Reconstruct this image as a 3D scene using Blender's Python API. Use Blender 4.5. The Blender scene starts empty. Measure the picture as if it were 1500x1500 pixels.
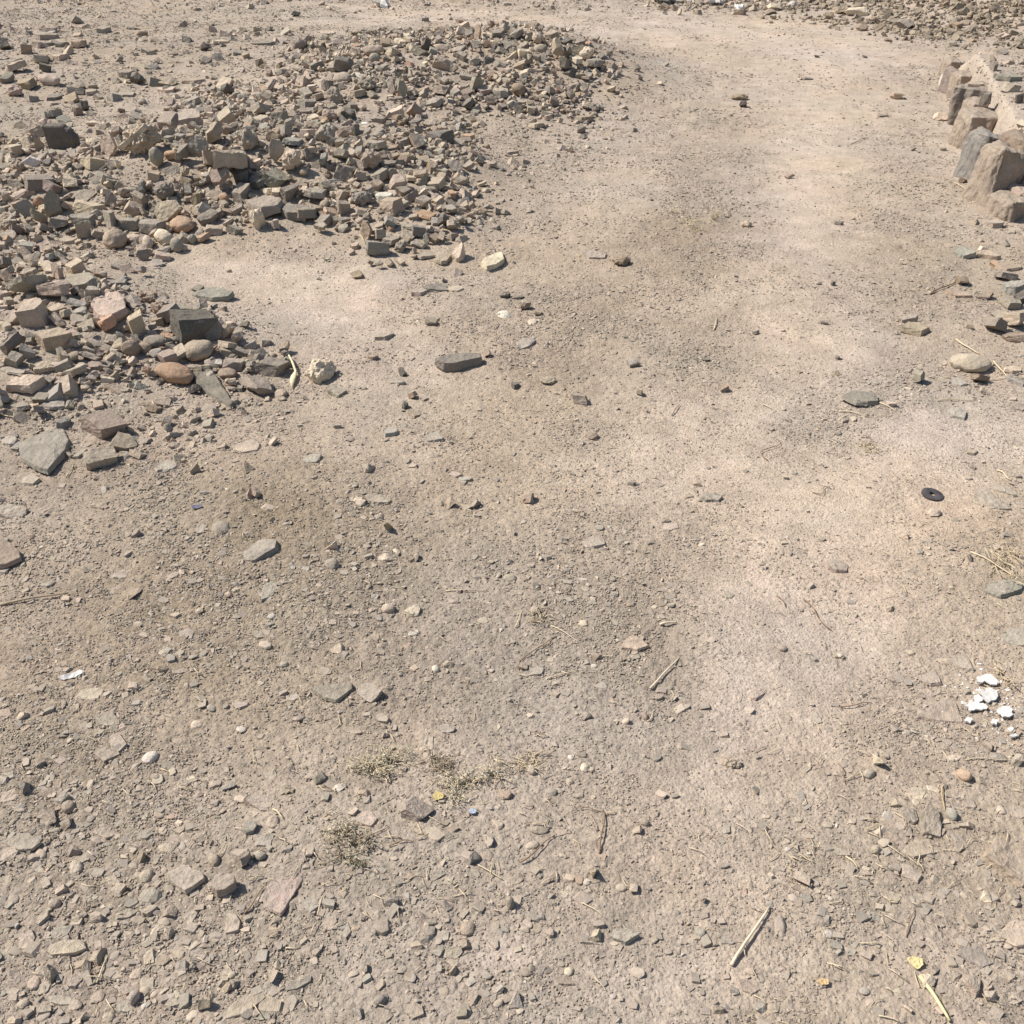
import bpy, math, random
import numpy as np
from mathutils import Vector

C = bpy.context.scene
COL = C.collection
PI = math.pi

# ------------------------------------------------------------------ camera
CAM_H, PITCH, FOV = 1.55, math.radians(33.0), math.radians(52.0)
cam_d = bpy.data.cameras.new("camera"); cam = bpy.data.objects.new("camera", cam_d); COL.objects.link(cam)
cam.location = (0, 0, CAM_H); cam.rotation_euler = (PI/2 - PITCH, 0, 0)
cam_d.sensor_fit = 'HORIZONTAL'; cam_d.angle = FOV; cam_d.clip_start = 0.05; cam_d.clip_end = 2000
C.camera = cam
C.render.resolution_x = C.render.resolution_y = 1024

# ------------------------------------------------------------------ sky, sun, exposure
SUN_EL = math.radians(50); SUN_AZ = math.radians(167)       # azimuth measured from +x towards +y
w = bpy.data.worlds.new("World"); C.world = w; w.use_nodes = True
nt = w.node_tree; nt.nodes.clear()
sky = nt.nodes.new('ShaderNodeTexSky'); sky.sky_type = 'NISHITA'; sky.sun_disc = False
sky.sun_elevation = SUN_EL; sky.sun_rotation = PI/2 - SUN_AZ
bg = nt.nodes.new('ShaderNodeBackground'); bg.inputs['Strength'].default_value = 0.085
wo = nt.nodes.new('ShaderNodeOutputWorld')
nt.links.new(sky.outputs[0], bg.inputs[0]); nt.links.new(bg.outputs[0], wo.inputs[0])
sd = bpy.data.lights.new("sun", 'SUN'); sun = bpy.data.objects.new("sun", sd); COL.objects.link(sun)
sd.energy = 4.4; sd.angle = math.radians(0.5); sd.color = (1.0, 0.95, 0.88)
sdir = Vector((math.cos(SUN_EL)*math.cos(SUN_AZ), math.cos(SUN_EL)*math.sin(SUN_AZ), math.sin(SUN_EL)))
sun.rotation_euler = sdir.to_track_quat('Z', 'Y').to_euler(); sun.location = sdir*30
C.view_settings.view_transform = 'Standard'; C.view_settings.look = 'None'
C.view_settings.exposure = 0.5; C.view_settings.gamma = 1.0

# ------------------------------------------------------------------ picture <-> place
F = 750/math.tan(FOV/2); cp, sp = math.cos(PITCH), math.sin(PITCH)
def ray(px, py):
    u, v = (px-750)/F, (750-py)/F
    d = np.array([u, cp + v*sp, -sp + v*cp]); return d/np.linalg.norm(d)
def project(P):
    P = np.asarray(P, float); x = P[..., 0]; y = P[..., 1]; z = P[..., 2]-CAM_H
    dep = np.maximum(y*cp - z*sp, 0.05); up = y*sp + z*cp
    return 750 + F*x/dep, 750 - F*up/dep, dep
def flat(px, py, z=0.0):
    d = ray(px, py); t = (CAM_H-z)/max(-d[2], 1e-3); return np.array([d[0]*t, d[1]*t])

# ------------------------------------------------------------------ noise (numpy)
def hsh(ix, iy, iz, seed):
    h = (ix.astype(np.int64)*374761393 + iy.astype(np.int64)*668265263 + iz.astype(np.int64)*2147483647 + seed*144665) & 0xffffffff
    h = ((h ^ (h >> 13))*1274126177) & 0xffffffff
    h = ((h ^ (h >> 16))*2246822519) & 0xffffffff
    return ((h ^ (h >> 15)) & 0xffffff)/float(0xffffff)
def vnoise(P, seed=0):
    i = np.floor(P); f = P-i; f = f*f*(3-2*f); i = i.astype(np.int64); r = 0
    three = P.shape[1] == 3
    for a in (0, 1):
        wa = f[:, 0] if a else 1-f[:, 0]
        for b in (0, 1):
            wb = f[:, 1] if b else 1-f[:, 1]
            if three:
                for c in (0, 1):
                    wc = f[:, 2] if c else 1-f[:, 2]
                    r = r + wa*wb*wc*hsh(i[:, 0]+a, i[:, 1]+b, i[:, 2]+c, seed)
            else:
                r = r + wa*wb*hsh(i[:, 0]+a, i[:, 1]+b, i[:, 0]*0, seed)
    return r*2-1
def fbm(P, oct=4, seed=0, gain=0.5):
    r, a, s, t = 0, 1.0, 1.0, 0
    for k in range(oct):
        r = r + a*vnoise(P*s + 17.3*k, seed+k); t += a; a *= gain; s *= 2.03
    return r/t
def smooth(e0, e1, x):
    t = np.clip((x-e0)/(e1-e0), 0, 1); return t*t*(3-2*t)
def in_poly(px, py, poly):
    r = np.zeros(px.shape, bool); n = len(poly)
    for k in range(n):
        x1, y1 = poly[k]; x2, y2 = poly[(k+1) % n]
        if y1 == y2: continue
        c = (y1 > py) != (y2 > py)
        r ^= c & (px < (x2-x1)*(py-y1)/(y2-y1) + x1)
    return r

# ------------------------------------------------------------------ land form
def blob(px, py, rx, ry, a):
    c = flat(px, py); return (c[0], c[1], rx, ry, a)
MOUNDS = [blob(330, 262, 0.85, 0.55, .17), blob(120, 290, 0.9, 0.6, .10), blob(520, 270, 0.6, 0.6, .11), blob(610, 330, .35, .3, .04),
          blob(700, 105, 1.0, 1.0, .20), blob(560, 130, 0.8, 0.9, .12), blob(820, 110, 0.6, 0.9, .12), blob(440, 190, .8, .6, .08),
          blob(80, 450, 0.55, 0.45, .09), blob(270, 490, 0.3, 0.25, .03), blob(40, 540, .35, .3, .05),
          blob(120, 90, 3.0, 1.6, .07), blob(1000, 330, .5, 1.6, .02), blob(880, 560, .7, .7, .015),
          blob(420, 720, .5, .4, .02), blob(1110, 560, .25, 1.6, -.015)]
WA, WB = flat(1467, 322), flat(1386, 128)                    # foot of the stone edging
BA, BB = flat(1150, 6), flat(1520, 66)                       # foot of the far bank
wd = (WB-WA)/np.linalg.norm(WB-WA); wn = np.array([wd[1], -wd[0]])    # wn points away from the track
bd = (BB-BA)/np.linalg.norm(BB-BA); bn = np.array([-bd[1], bd[0]])
def land(x, y):
    h = np.zeros_like(x)
    for cx, cy, rx, ry, a in MOUNDS:
        h = h + a*np.exp(-((x-cx)/rx)**2 - ((y-cy)/ry)**2)
    s = (x-WA[0])*wn[0] + (y-WA[1])*wn[1]; t = (x-WA[0])*wd[0] + (y-WA[1])*wd[1]
    L = np.linalg.norm(WB-WA)
    h = h + .26*smooth(.02, .13, s)*smooth(-.05, .45, t+.25*s)*(1-smooth(L-.3, L+.7, t))
    b = (x-BA[0])*bn[0] + (y-BA[1])*bn[1]
    bl = smooth(-1.5, 1.0, (x-BA[0])*bd[0] + (y-BA[1])*bd[1])
    h = h + bl*0.95*smooth(0, 3.2, b) + .25*smooth(12.6, 17, y)
    P = np.stack([x, y], -1).reshape(-1, 2)
    n = .006*fbm(P*np.array([5.2, 1.1])+3, 3, 15) + .030*fbm(P*.9, 3, 3) + .012*fbm(P*4, 3, 9) + .0022*fbm(P*26, 3, 21)
    return h + n.reshape(x.shape)
def hit(px, py):
    d = ray(px, py); t = np.linspace(.9, 26, 1500)
    x, y, z = d[0]*t, d[1]*t, CAM_H + d[2]*t
    g = z - land(x, y); k = int(np.argmax(g <= 0)) if (g <= 0).any() else len(t)-1
    if k > 0:
        q = g[k-1]/(g[k-1]-g[k]+1e-9); tt = t[k-1] + q*(t[k]-t[k-1])
    else: tt = t[0]
    return np.array([d[0]*tt, d[1]*tt, CAM_H + d[2]*tt])
def land1(x, y): return float(land(np.array([x]), np.array([y]))[0])

# picture-traced zones of the soil: 1 = pale trodden dust, -1 = coarse dark grit
ZONES = [(560, 26, 170, 9, .7), (760, 30, 160, 12, .7), (950, 45, 150, 16, .6), (1120, 55, 150, 22, .5), (1330, 85, 140, 16, .5), (1190, 1000, 60, 200, .3), (1060, 900, 50, 160, .25), (1195, 60, 150, 50, .35), (1200, 200, 75, 110, .8), (1185, 330, 80, 90, .75), (1120, 480, 70, 80, .5), (1250, 520, 50, 90, .5), (1120, 600, 60, 70, .55), (1000, 625, 80, 50, .7),
         (890, 690, 100, 50, .75), (1080, 670, 60, 50, .5), (1190, 760, 120, 90, .75), (1440, 665, 90, 70, 1.0), (1300, 700, 110, 60, .6), (1130, 880, 110, 90, .6),
         (1260, 920, 110, 130, .45), (1080, 1010, 70, 90, .6), (1060, 1180, 130, 110, .5), (1090, 1330, 90, 90, .65), (1000, 1450, 160, 60, .55), (740, 1385, 60, 30, .8),
         (330, 395, 90, 30, .9), (440, 440, 110, 60, .85), (560, 480, 80, 60, .6), (500, 420, 100, 50, .6), (620, 560, 90, 40, .3), (520, 640, 60, 40, .35), (1000, 435, 60, 40, .6), (860, 300, 80, 60, .25),
         (960, 240, 60, 60, .35), (1100, 110, 150, 30, .3), (330, 150, 110, 20, .45), (290, 620, 60, 50, .3), (1440, 1000, 70, 50, .3),
         (260, 1400, 60, 30, .4), (510, 1400, 50, 40, .5), (300, 1180, 120, 50, .15), (1440, 200, 60, 60, .5),
         (1020, 300, 80, 90, -.55), (980, 390, 110, 60, -.5), (880, 480, 140, 50, -.6), (1050, 510, 60, 50, -.5), (800, 545, 90, 40, -.45), (1340, 430, 70, 120, -.35),
         (420, 740, 110, 70, -.75), (330, 850, 160, 90, -.6), (180, 930, 170, 110, -.5), (560, 820, 130, 90, -.45), (120, 1120, 150, 80, -.5), (860, 850, 120, 80, -.5), (250, 700, 150, 60, -.4),
         (750, 960, 200, 60, -.3), (580, 1010, 170, 80, -.3), (200, 1320, 220, 120, -.35), (600, 1330, 160, 90, -.3), (1350, 1250, 120, 130, -.25), (960, 960, 60, 110, -.45), (1180, 640, 120, 30, -.25),
         (700, 210, 80, 50, -.2), (790, 290, 60, 60, -.15)]
def zone(x, y, z):
    px, py, _ = project(np.stack([x, y, z], -1))
    q = np.stack([x, y], -1).reshape(-1, 2)
    wob = fbm(q*3.1, 3, 41).reshape(x.shape); wob2 = fbm(q*3.1+50, 3, 43).reshape(x.shape)
    px = px + 45*wob; py = py + 35*wob2
    v = np.zeros_like(x)
    for cx, cy, rx, ry, a in ZONES:
        v = v + a*np.exp(-((px-cx)/rx)**2 - ((py-cy)/ry)**2)
    v = v + .30*fbm(q*2.3, 4, 61).reshape(x.shape) + .12 * smooth(500, 1100, px) - .17*smooth(650, 100, px)
    return np.clip(v, -1, 1.1)
HEAP1 = [(-200, 225), (0, 215), (170, 205), (230, 165), (290, 140), (420, 140), (560, 150), (650, 160), (690, 200), (700, 290), (690, 335), (610, 385), (550, 380), (500, 340), (420, 322), (300, 340), (220, 378), (100, 380), (0, 370), (-200, 370)]
HEAP2 = [(430, 70), (600, 47), (740, 42), (830, 60), (895, 95), (880, 130), (850, 175), (700, 160), (560, 170), (430, 150)]
HEAP3 = [(-200, 370), (0, 372), (130, 375), (180, 410), (230, 450), (330, 465), (350, 510), (420, 535), (390, 575), (330, 570), (230, 545), (140, 560), (100, 605), (0, 620), (-200, 640)]
FIELD = [(-400, 25), (450, 35), (450, 150), (280, 150), (170, 205), (-400, 225)]
SKIRT1 = [(690, 200), (850, 170), (890, 120), (960, 100), (900, 210), (740, 300), (700, 400), (600, 410), (560, 385), (690, 330)]
SKIRT3 = [(0, 600), (140, 555), (260, 560), (420, 580), (300, 650), (220, 720), (0, 740)]
BANK = [(930, -60), (960, 8), (1080, 8), (1200, 22), (1320, 48), (1500, 66), (1900, 110), (1900, -60)]

# ------------------------------------------------------------------ mesh helpers
def mesh_np(name, V, T, mat, cols=None, sm=True):
    V = np.asarray(V, np.float32); T = np.asarray(T, np.int32)
    m = bpy.data.meshes.new(name); k = T.shape[1]
    m.vertices.add(len(V)); m.vertices.foreach_set('co', V.ravel())
    m.loops.add(T.size); m.loops.foreach_set('vertex_index', T.ravel())
    m.polygons.add(len(T)); m.polygons.foreach_set('loop_start', np.arange(0, T.size, k, dtype=np.int32))
    m.polygons.foreach_set('use_smooth', np.full(len(T), sm, bool))
    m.update(calc_edges=True)
    if cols is not None:
        a = m.attributes.new('tint', 'FLOAT_COLOR', 'POINT')
        c = np.ones((len(V), 4), np.float32); c[:, :3] = cols; a.data.foreach_set('color', c.ravel())
    m.materials.append(mat); return m
def link(name, mesh, parent=None):
    o = bpy.data.objects.new(name, mesh); COL.objects.link(o)
    if parent: o.parent = parent
    return o
def tag(o, label=None, cat=None, group=None, kind=None):
    for k, v in (('label', label), ('category', cat), ('group', group), ('kind', kind)):
        if v: o[k] = v
    if cat: o['kind'] = 'thing'
    return o
def hull(P):
    import bmesh
    bm = bmesh.new()
    for p in P: bm.verts.new(p)
    r = bmesh.ops.convex_hull(bm, input=bm.verts)
    kill = [v for v in bm.verts if not v.link_faces]
    for v in kill: bm.verts.remove(v)
    bmesh.ops.triangulate(bm, faces=bm.faces)
    bm.verts.index_update()
    V = np.array([v.co[:] for v in bm.verts]); T = np.array([[v.index for v in f.verts] for f in bm.faces])
    bm.free(); return V, T
def subdiv(V, T):
    E = np.sort(np.concatenate([T[:, [0, 1]], T[:, [1, 2]], T[:, [2, 0]]]), 1)
    U, inv = np.unique(E, axis=0, return_inverse=True); inv = inv.ravel()
    n = len(T); M = (V[U[:, 0]]+V[U[:, 1]])/2; a, b, c = inv[:n]+len(V), inv[n:2*n]+len(V), inv[2*n:]+len(V)
    T2 = np.concatenate([np.stack([T[:, 0], a, c], 1), np.stack([a, T[:, 1], b], 1), np.stack([c, b, T[:, 2]], 1), np.stack([a, b, c], 1)])
    return np.concatenate([V, M]), T2
def relax(V, T, it, lam=.5):
    E = np.unique(np.sort(np.concatenate([T[:, [0, 1]], T[:, [1, 2]], T[:, [2, 0]]]), 1), axis=0)
    n = len(V); deg = np.bincount(E.ravel(), minlength=n)[:, None]
    for _ in range(it):
        S = np.zeros_like(V)
        for k in range(3):
            S[:, k] = np.bincount(E[:, 0], V[E[:, 1], k], n) + np.bincount(E[:, 1], V[E[:, 0], k], n)
        V = V + lam*(S/deg - V)
    return V
def vnormals(V, T):
    fn = np.cross(V[T[:, 1]]-V[T[:, 0]], V[T[:, 2]]-V[T[:, 0]]); N = np.zeros_like(V)
    for k in range(3):
        for j in range(3): N[:, k] += np.bincount(T[:, j], fn[:, k], len(V))
    return N/np.maximum(np.linalg.norm(N, axis=1, keepdims=True), 1e-12)
def cut_block(rs, a, d, h, cuts, deep=.30):
    """a block broken along random planes"""
    import bmesh
    bm = bmesh.new(); bmesh.ops.create_cube(bm, size=1)
    for v in bm.verts: v.co = Vector((v.co.x*2*a*rs.uniform(.86, 1), v.co.y*2*d*rs.uniform(.8, 1), v.co.z*2*h*rs.uniform(.75, 1)))
    for _ in range(cuts):
        n_ = rs.normal(size=3)*np.array([1, 1, .8]); n_ /= np.linalg.norm(n_)
        ext = abs(n_[0])*a + abs(n_[1])*d + abs(n_[2])*h
        o_ = n_*ext*(1-rs.uniform(.12, deep)*1.25)
        g_ = bmesh.ops.bisect_plane(bm, geom=bm.verts[:]+bm.edges[:]+bm.faces[:], plane_co=o_, plane_no=n_, clear_outer=True)
        e_ = [x for x in g_['geom_cut'] if isinstance(x, bmesh.types.BMEdge)]
        if e_: bmesh.ops.holes_fill(bm, edges=e_, sides=0)
    P = [v.co[:] for v in bm.verts]; bm.free()
    return hull(P)
def rot(ax, ay, az):
    cx, sx, cy, sy, cz, sz = math.cos(ax), math.sin(ax), math.cos(ay), math.sin(ay), math.cos(az), math.sin(az)
    Rx = np.array([[1, 0, 0], [0, cx, -sx], [0, sx, cx]]); Ry = np.array([[cy, 0, sy], [0, 1, 0], [-sy, 0, cy]])
    Rz = np.array([[cz, -sz, 0], [sz, cz, 0], [0, 0, 1]]); return Rz@Ry@Rx

# ------------------------------------------------------------------ materials
def mat(name):
    m = bpy.data.materials.new(name); m.use_nodes = True; n = m.node_tree; n.nodes.clear()
    o = n.nodes.new('ShaderNodeOutputMaterial'); b = n.nodes.new('ShaderNodeBsdfPrincipled')
    b.inputs['Roughness'].default_value = .95; b.inputs['Specular IOR Level'].default_value = .15
    n.links.new(b.outputs[0], o.inputs[0]); return m, n, b
def noise(n, vec, scale, detail=3, rough=.6, dist=0):
    t = n.nodes.new('ShaderNodeTexNoise'); t.inputs['Scale'].default_value = scale; t.inputs['Detail'].default_value = detail
    t.inputs['Roughness'].default_value = rough; t.inputs['Distortion'].default_value = dist; n.links.new(vec, t.inputs['Vector']); return t.outputs['Fac']
def ramp(n, fac, a, b, ca, cb):
    r = n.nodes.new('ShaderNodeValToRGB'); r.color_ramp.elements[0].position = a; r.color_ramp.elements[1].position = b
    r.color_ramp.elements[0].color = (*ca, 1); r.color_ramp.elements[1].color = (*cb, 1); n.links.new(fac, r.inputs[0]); return r.outputs[0]
def mul(n, a, b, f=1.0, mode='MULTIPLY'):
    x = n.nodes.new('ShaderNodeMix'); x.data_type = 'RGBA'; x.blend_type = mode; x.inputs[0].default_value = f
    n.links.new(a, x.inputs[6]); n.links.new(b, x.inputs[7]); return x.outputs[2]
def bump(n, b, h, dist, strength=1.0, prev=None):
    u = n.nodes.new('ShaderNodeBump'); u.inputs['Distance'].default_value = dist; u.inputs['Strength'].default_value = strength
    n.links.new(h, u.inputs['Height'])
    if prev: n.links.new(prev, u.inputs['Normal'])
    n.links.new(u.outputs[0], b.inputs['Normal']); return u.outputs[0]
def geo(n): return n.nodes.new('ShaderNodeNewGeometry').outputs['Position']
def attr(n, name='tint'):
    a = n.nodes.new('ShaderNodeAttribute'); a.attribute_name = name; return a.outputs['Color']

M_SOIL, n, b = mat('dusty soil'); P = geo(n)
c = attr(n)
c = mul(n, c, ramp(n, noise(n, P, 9, 5), .32, .68, (.86, .85, .83), (1.12, 1.11, 1.10)))
c = mul(n, c, ramp(n, noise(n, P, 70, 4, .65), .3, .7, (.86, .855, .85), (1.12, 1.12, 1.12)))
vo = n.nodes.new('ShaderNodeTexVoronoi'); vo.inputs['Scale'].default_value = 170; n.links.new(P, vo.inputs['Vector'])
sep = n.nodes.new('ShaderNodeSeparateColor'); n.links.new(vo.outputs['Color'], sep.inputs[0])
c = mul(n, c, ramp(n, sep.outputs[0], .1, .9, (.90, .90, .90), (1.09, 1.09, 1.08)))
n.links.new(c, b.inputs['Base Color'])
v1 = n.nodes.new('ShaderNodeTexVoronoi'); v1.inputs['Scale'].default_value = 62; n.links.new(P, v1.inputs['Vector'])
v2 = n.nodes.new('ShaderNodeTexVoronoi'); v2.inputs['Scale'].default_value = 118; n.links.new(P, v2.inputs['Vector'])
inv = lambda o_: ramp(n, o_, 0.05, .55, (1, 1, 1), (0, 0, 0))
patch = ramp(n, noise(n, P, 7, 3), .42, .62, (0, 0, 0), (1, 1, 1))
u = bump(n, b, noise(n, P, 60, 6, .75), .0042, .9)
u = bump(n, b, mul(n, inv(v1.outputs['Distance']), patch), .0036, .8, u)
u = bump(n, b, inv(v2.outputs['Distance']), .0019, .7, u)
u = bump(n, b, noise(n, P, 210, 3, .7), .0026, .9, u)
u = bump(n, b, vo.outputs['Distance'], .0018, .6, u)

def stone_mat(name, sc, rough_bump, mott):
    m, n, b = mat(name); tc = n.nodes.new('ShaderNodeTexCoord').outputs['Object']
    c = attr(n)
    c = mul(n, c, ramp(n, noise(n, tc, 14*sc, 5, .65), .3, .7, (1-mott, 1-mott, 1-mott), (1+mott, 1+mott*.95, 1+mott*.9)))
    c = mul(n, c, ramp(n, noise(n, tc, 120*sc, 3, .7), .3, .72, (.84, .84, .84), (1.14, 1.14, 1.13)))
    n.links.new(c, b.inputs['Base Color'])
    u = bump(n, b, noise(n, tc, 30*sc, 6, .68), .012/sc*rough_bump, .8)
    bump(n, b, noise(n, tc, 160*sc, 3, .7), .0025/sc*rough_bump, .8, u); return m
M_STONE = stone_mat('broken stone', 1.0, 1.0, .16)
M_GRAVEL = stone_mat('gravel', 2.5, .7, .12)
def plain(name, col, rough=.8, sc=60, v=.15):
    m, n, b = mat(name); tc = n.nodes.new('ShaderNodeTexCoord').outputs['Object']
    rgb = n.nodes.new('ShaderNodeRGB'); rgb.outputs[0].default_value = (*col, 1)
    c = mul(n, rgb.outputs[0], ramp(n, noise(n, tc, sc, 4), .3, .7, (1-v,)*3, (1+v,)*3))
    n.links.new(c, b.inputs['Base Color']); b.inputs['Roughness'].default_value = rough
    bump(n, b, noise(n, tc, sc*3, 4), .001, .5); return m
M_STRAW = plain('dry straw', (.56, .46, .31)); M_PALE = plain('bleached wood', (.62, .52, .38)); M_TWIG = plain('brown twig', (.24, .16, .10))
M_DSTK = plain('grey stick', (.36, .29, .20)); M_REED = plain('pale yellow reed', (.62, .53, .30))
M_RUB = plain('black rubber', (.075, .066, .066), .8, 25, .4); M_WHITE = plain('white plaster', (.64, .61, .56), .9, 45, .16)
M_PAPER = plain('dirty paper', (.55, .52, .48)); M_BLUE = plain('blue plastic', (.34, .38, .43), .8); M_PURP = plain('purple plastic', (.14, .13, .17), .5)
M_YEL = plain('yellow leaf', (.48, .38, .17)); M_PYEL = plain('pale yellow leaf', (.60, .49, .25)); M_ORG = plain('orange leaf', (.52, .36, .19))
M_WEED = plain('dusty weed leaf', (.47, .43, .31)); M_WEED2 = plain('grey weed leaf', (.52, .47, .36)); M_GREEN = plain('green weed leaf', (.38, .36, .24)); M_HUSK = plain('dry husk', (.66, .58, .38))

# ------------------------------------------------------------------ ground
NR, NC = 1250, 1150
ang = np.concatenate([np.linspace(math.radians(118), math.radians(70), 60, endpoint=False), np.linspace(math.radians(70), math.radians(5.5), 1120, endpoint=False), np.geomspace(math.radians(5.5), math.radians(.3), 70)])
yy = CAM_H/np.tan(ang)
t = np.linspace(-1, 1, NC); t = .55*t + .45*t**3
hw = 2.2 + .78*np.maximum(yy, 0) + 2.5*np.maximum(yy-9, 0)
X = t[None, :]*hw[:, None]; Y = np.repeat(yy[:, None], NC, 1)
Z = land(X, Y)
zv = zone(X, Y, Z)
q = np.stack([X, Y], -1).reshape(-1, 2)
gm = (fbm(q*55, 3, 77)).reshape(X.shape); rough = np.clip(.75-zv*.75, .12, 1.3)
Z = Z + rough*(.0034*gm + .0026*fbm(q*120, 2, 87).reshape(X.shape))
DUST, SOIL, GRIT = np.array([.484, .396, .317]), np.array([.374, .308, .243]), np.array([.252, .203, .150])
zc = zv[..., None]
cols = np.where(zc > 0, SOIL + (DUST-SOIL)*np.clip(zc, 0, 1), SOIL + (GRIT-SOIL)*np.clip(-zc, 0, 1))
br = fbm(q*1.7+9, 3, 91).reshape(X.shape)[..., None]
br2 = fbm(q*3.3+30, 3, 93).reshape(X.shape)[..., None]
cols = cols*(1 + br*np.array([.03, .0, -.07]) + br2*np.array([.03, .0, -.01]))
gx, gy, _ = project(np.stack([X, Y, Z], -1))
idx = np.arange(NR*NC).reshape(NR, NC)
Q = np.stack([idx[:-1, :-1], idx[:-1, 1:], idx[1:, 1:], idx[1:, :-1]], -1).reshape(-1, 4)
g = link('ground', mesh_np('ground', np.stack([X, Y, Z], -1).reshape(-1, 3), Q, M_SOIL, cols.reshape(-1, 3)))
tag(g, kind='structure')

# ------------------------------------------------------------------ stones
PAL = {'g': (.285, .257, .212), 'd': (.215, .197, .168), 'k': (.140, .130, .114), 'b': (.262, .252, .222), 't': (.36, .307, .24), 'c': (.50, .435, .335), 'w': (.70, .66, .59),  # k: charcoal; often a face in shade, put into the stone's colour
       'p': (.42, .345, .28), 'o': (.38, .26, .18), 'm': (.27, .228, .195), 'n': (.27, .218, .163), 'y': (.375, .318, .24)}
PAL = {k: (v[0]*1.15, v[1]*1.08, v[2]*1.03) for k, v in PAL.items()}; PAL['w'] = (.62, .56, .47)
CNAME = {'g': 'grey', 'd': 'dark grey', 'k': 'charcoal', 'b': 'green-grey', 't': 'tan', 'c': 'cream', 'w': 'white', 'p': 'pinkish', 'o': 'orange-brown', 'm': 'mauve-grey', 'n': 'brown', 'y': 'yellowish'}
FNAME = {'k': ('rubble_block', 'blocky'), 's': ('flat_stone', 'flat'), 'h': ('stone_shard', 'upright thin'), 'w': ('stone_wedge', 'wedge-shaped'), 'r': ('rounded_stone', 'rounded'), 'l': ('crumbly_lump', 'crumbly')}
ICO = None
def ico():
    global ICO
    if ICO is None:
        p = (1+5**.5)/2
        V, T = hull([(0, s, q*p) for s in (-1, 1) for q in (-1, 1)] + [(s, q*p, 0) for s in (-1, 1) for q in (-1, 1)] + [(q*p, 0, s) for s in (-1, 1) for q in (-1, 1)])
        ICO = (V/np.linalg.norm(V, axis=1)[:, None], T)
    return ICO
def stone_shape(form, rs, level):
    """unit stone, longest side about 1, resting on z = 0"""
    U = rs.uniform
    if form in 'rl':
        V, T = ico(); V = V.copy()
        V = V*(1 + rs.uniform(-.16, .16, (len(V), 1)))*np.array([.5, U(.34, .46), U(.28, .40)])
        if form == 'r' and rs.rand() < .6: V[:, 2] = np.minimum(V[:, 2], U(.16, .26))
        tilt = .3
    elif form == 'B':
        V, T = cut_block(rs, .5, .40, .36, 4, .34); tilt = .16
    elif form == 'c':
        P = rs.normal(size=(11, 3)); P /= np.linalg.norm(P, axis=1)[:, None]
        V, T = hull(P*np.array([.5, U(.32, .46), U(.22, .36)])); tilt = .3
    elif form == 'k':
        V, T = cut_block(rs, .5, U(.26, .44), U(.18, .36), rs.randint(5, 9), .42); tilt = .6
    elif form in 'sh':
        k = rs.randint(5, 8); th = np.sort(rs.uniform(0, 2*PI, k) + np.linspace(0, 2*PI, k, endpoint=False)*0) if False else np.linspace(0, 2*PI, k, endpoint=False) + rs.uniform(-.38, .38, k)
        r = rs.uniform(.75, 1.05, k); asp = U(.55, .9); h = U(.07, .13) if form == 's' else U(.06, .11)
        P = []
        for tt, rr in zip(th, r):
            for s in (-1, 1):
                P.append(np.array([.5*rr*math.cos(tt)*(1 - .10*s*U(0, 1)), .5*asp*rr*math.sin(tt)*(1 - .10*s*U(0, 1)), s*h*U(.7, 1.15)]))
        V, T = hull(P); tilt = .16
        if form == 'h':
            V = V@rot(U(.95, 1.35)*1, 0, 0).T; tilt = .15
    else:
        V, T = cut_block(rs, .5, U(.24, .36), U(.22, .32), rs.randint(5, 8), .62); tilt = .4
    for k in range(level):
        V, T = subdiv(V, T)
        if form in 'rl' and k < 2: V = relax(V, T, 1, .6)
    if level: V = relax(V, T, {1: 0, 2: 0, 3: 0, 4: 1}[level] if form not in 'rl' else 1, .45)
    off = rs.uniform(0, 90, 3)
    if level >= 2:
        N = vnormals(V, T)
        A = .12 if form == 'l' else .040
        V = V + N*(A*fbm(V*(6 if form == 'l' else 4)+off, 3, 5)[:, None] + (.05 if form == 'l' else .017)*fbm(V*15+off, 2, 7)[:, None])
    yaw = rs.uniform(-.6, .6) if form == 'h' else rs.uniform(0, 2*PI)
    V = V@rot(rs.uniform(-tilt, tilt), rs.uniform(-tilt, tilt), 0).T@rot(0, 0, yaw).T
    V[:, 2] -= V[:, 2].min(); return V, T
def stone_cols(V, T, base, rs, dust=.25):
    c = np.array(base)*(1+rs.uniform(-.16, .22)) * (1+rs.uniform(-.03, .03, 3))
    off = rs.uniform(0, 50, 3); s = 1/max(V.max(0)-V.min(0))
    nz = np.clip(vnormals(V, T)[:, 2], 0, 1)
    d = np.clip(dust*(nz**2)*(.6+.9*fbm(V*s*5+off, 3, 2)) , 0, 1)[:, None]
    m = fbm(V*s*np.array([2.5, 2.5, 7.])+off, 3, 4)[:, None]
    return c*(1+.16*m)*(1-d) + np.array([.40, .34, .268])*d

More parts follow.
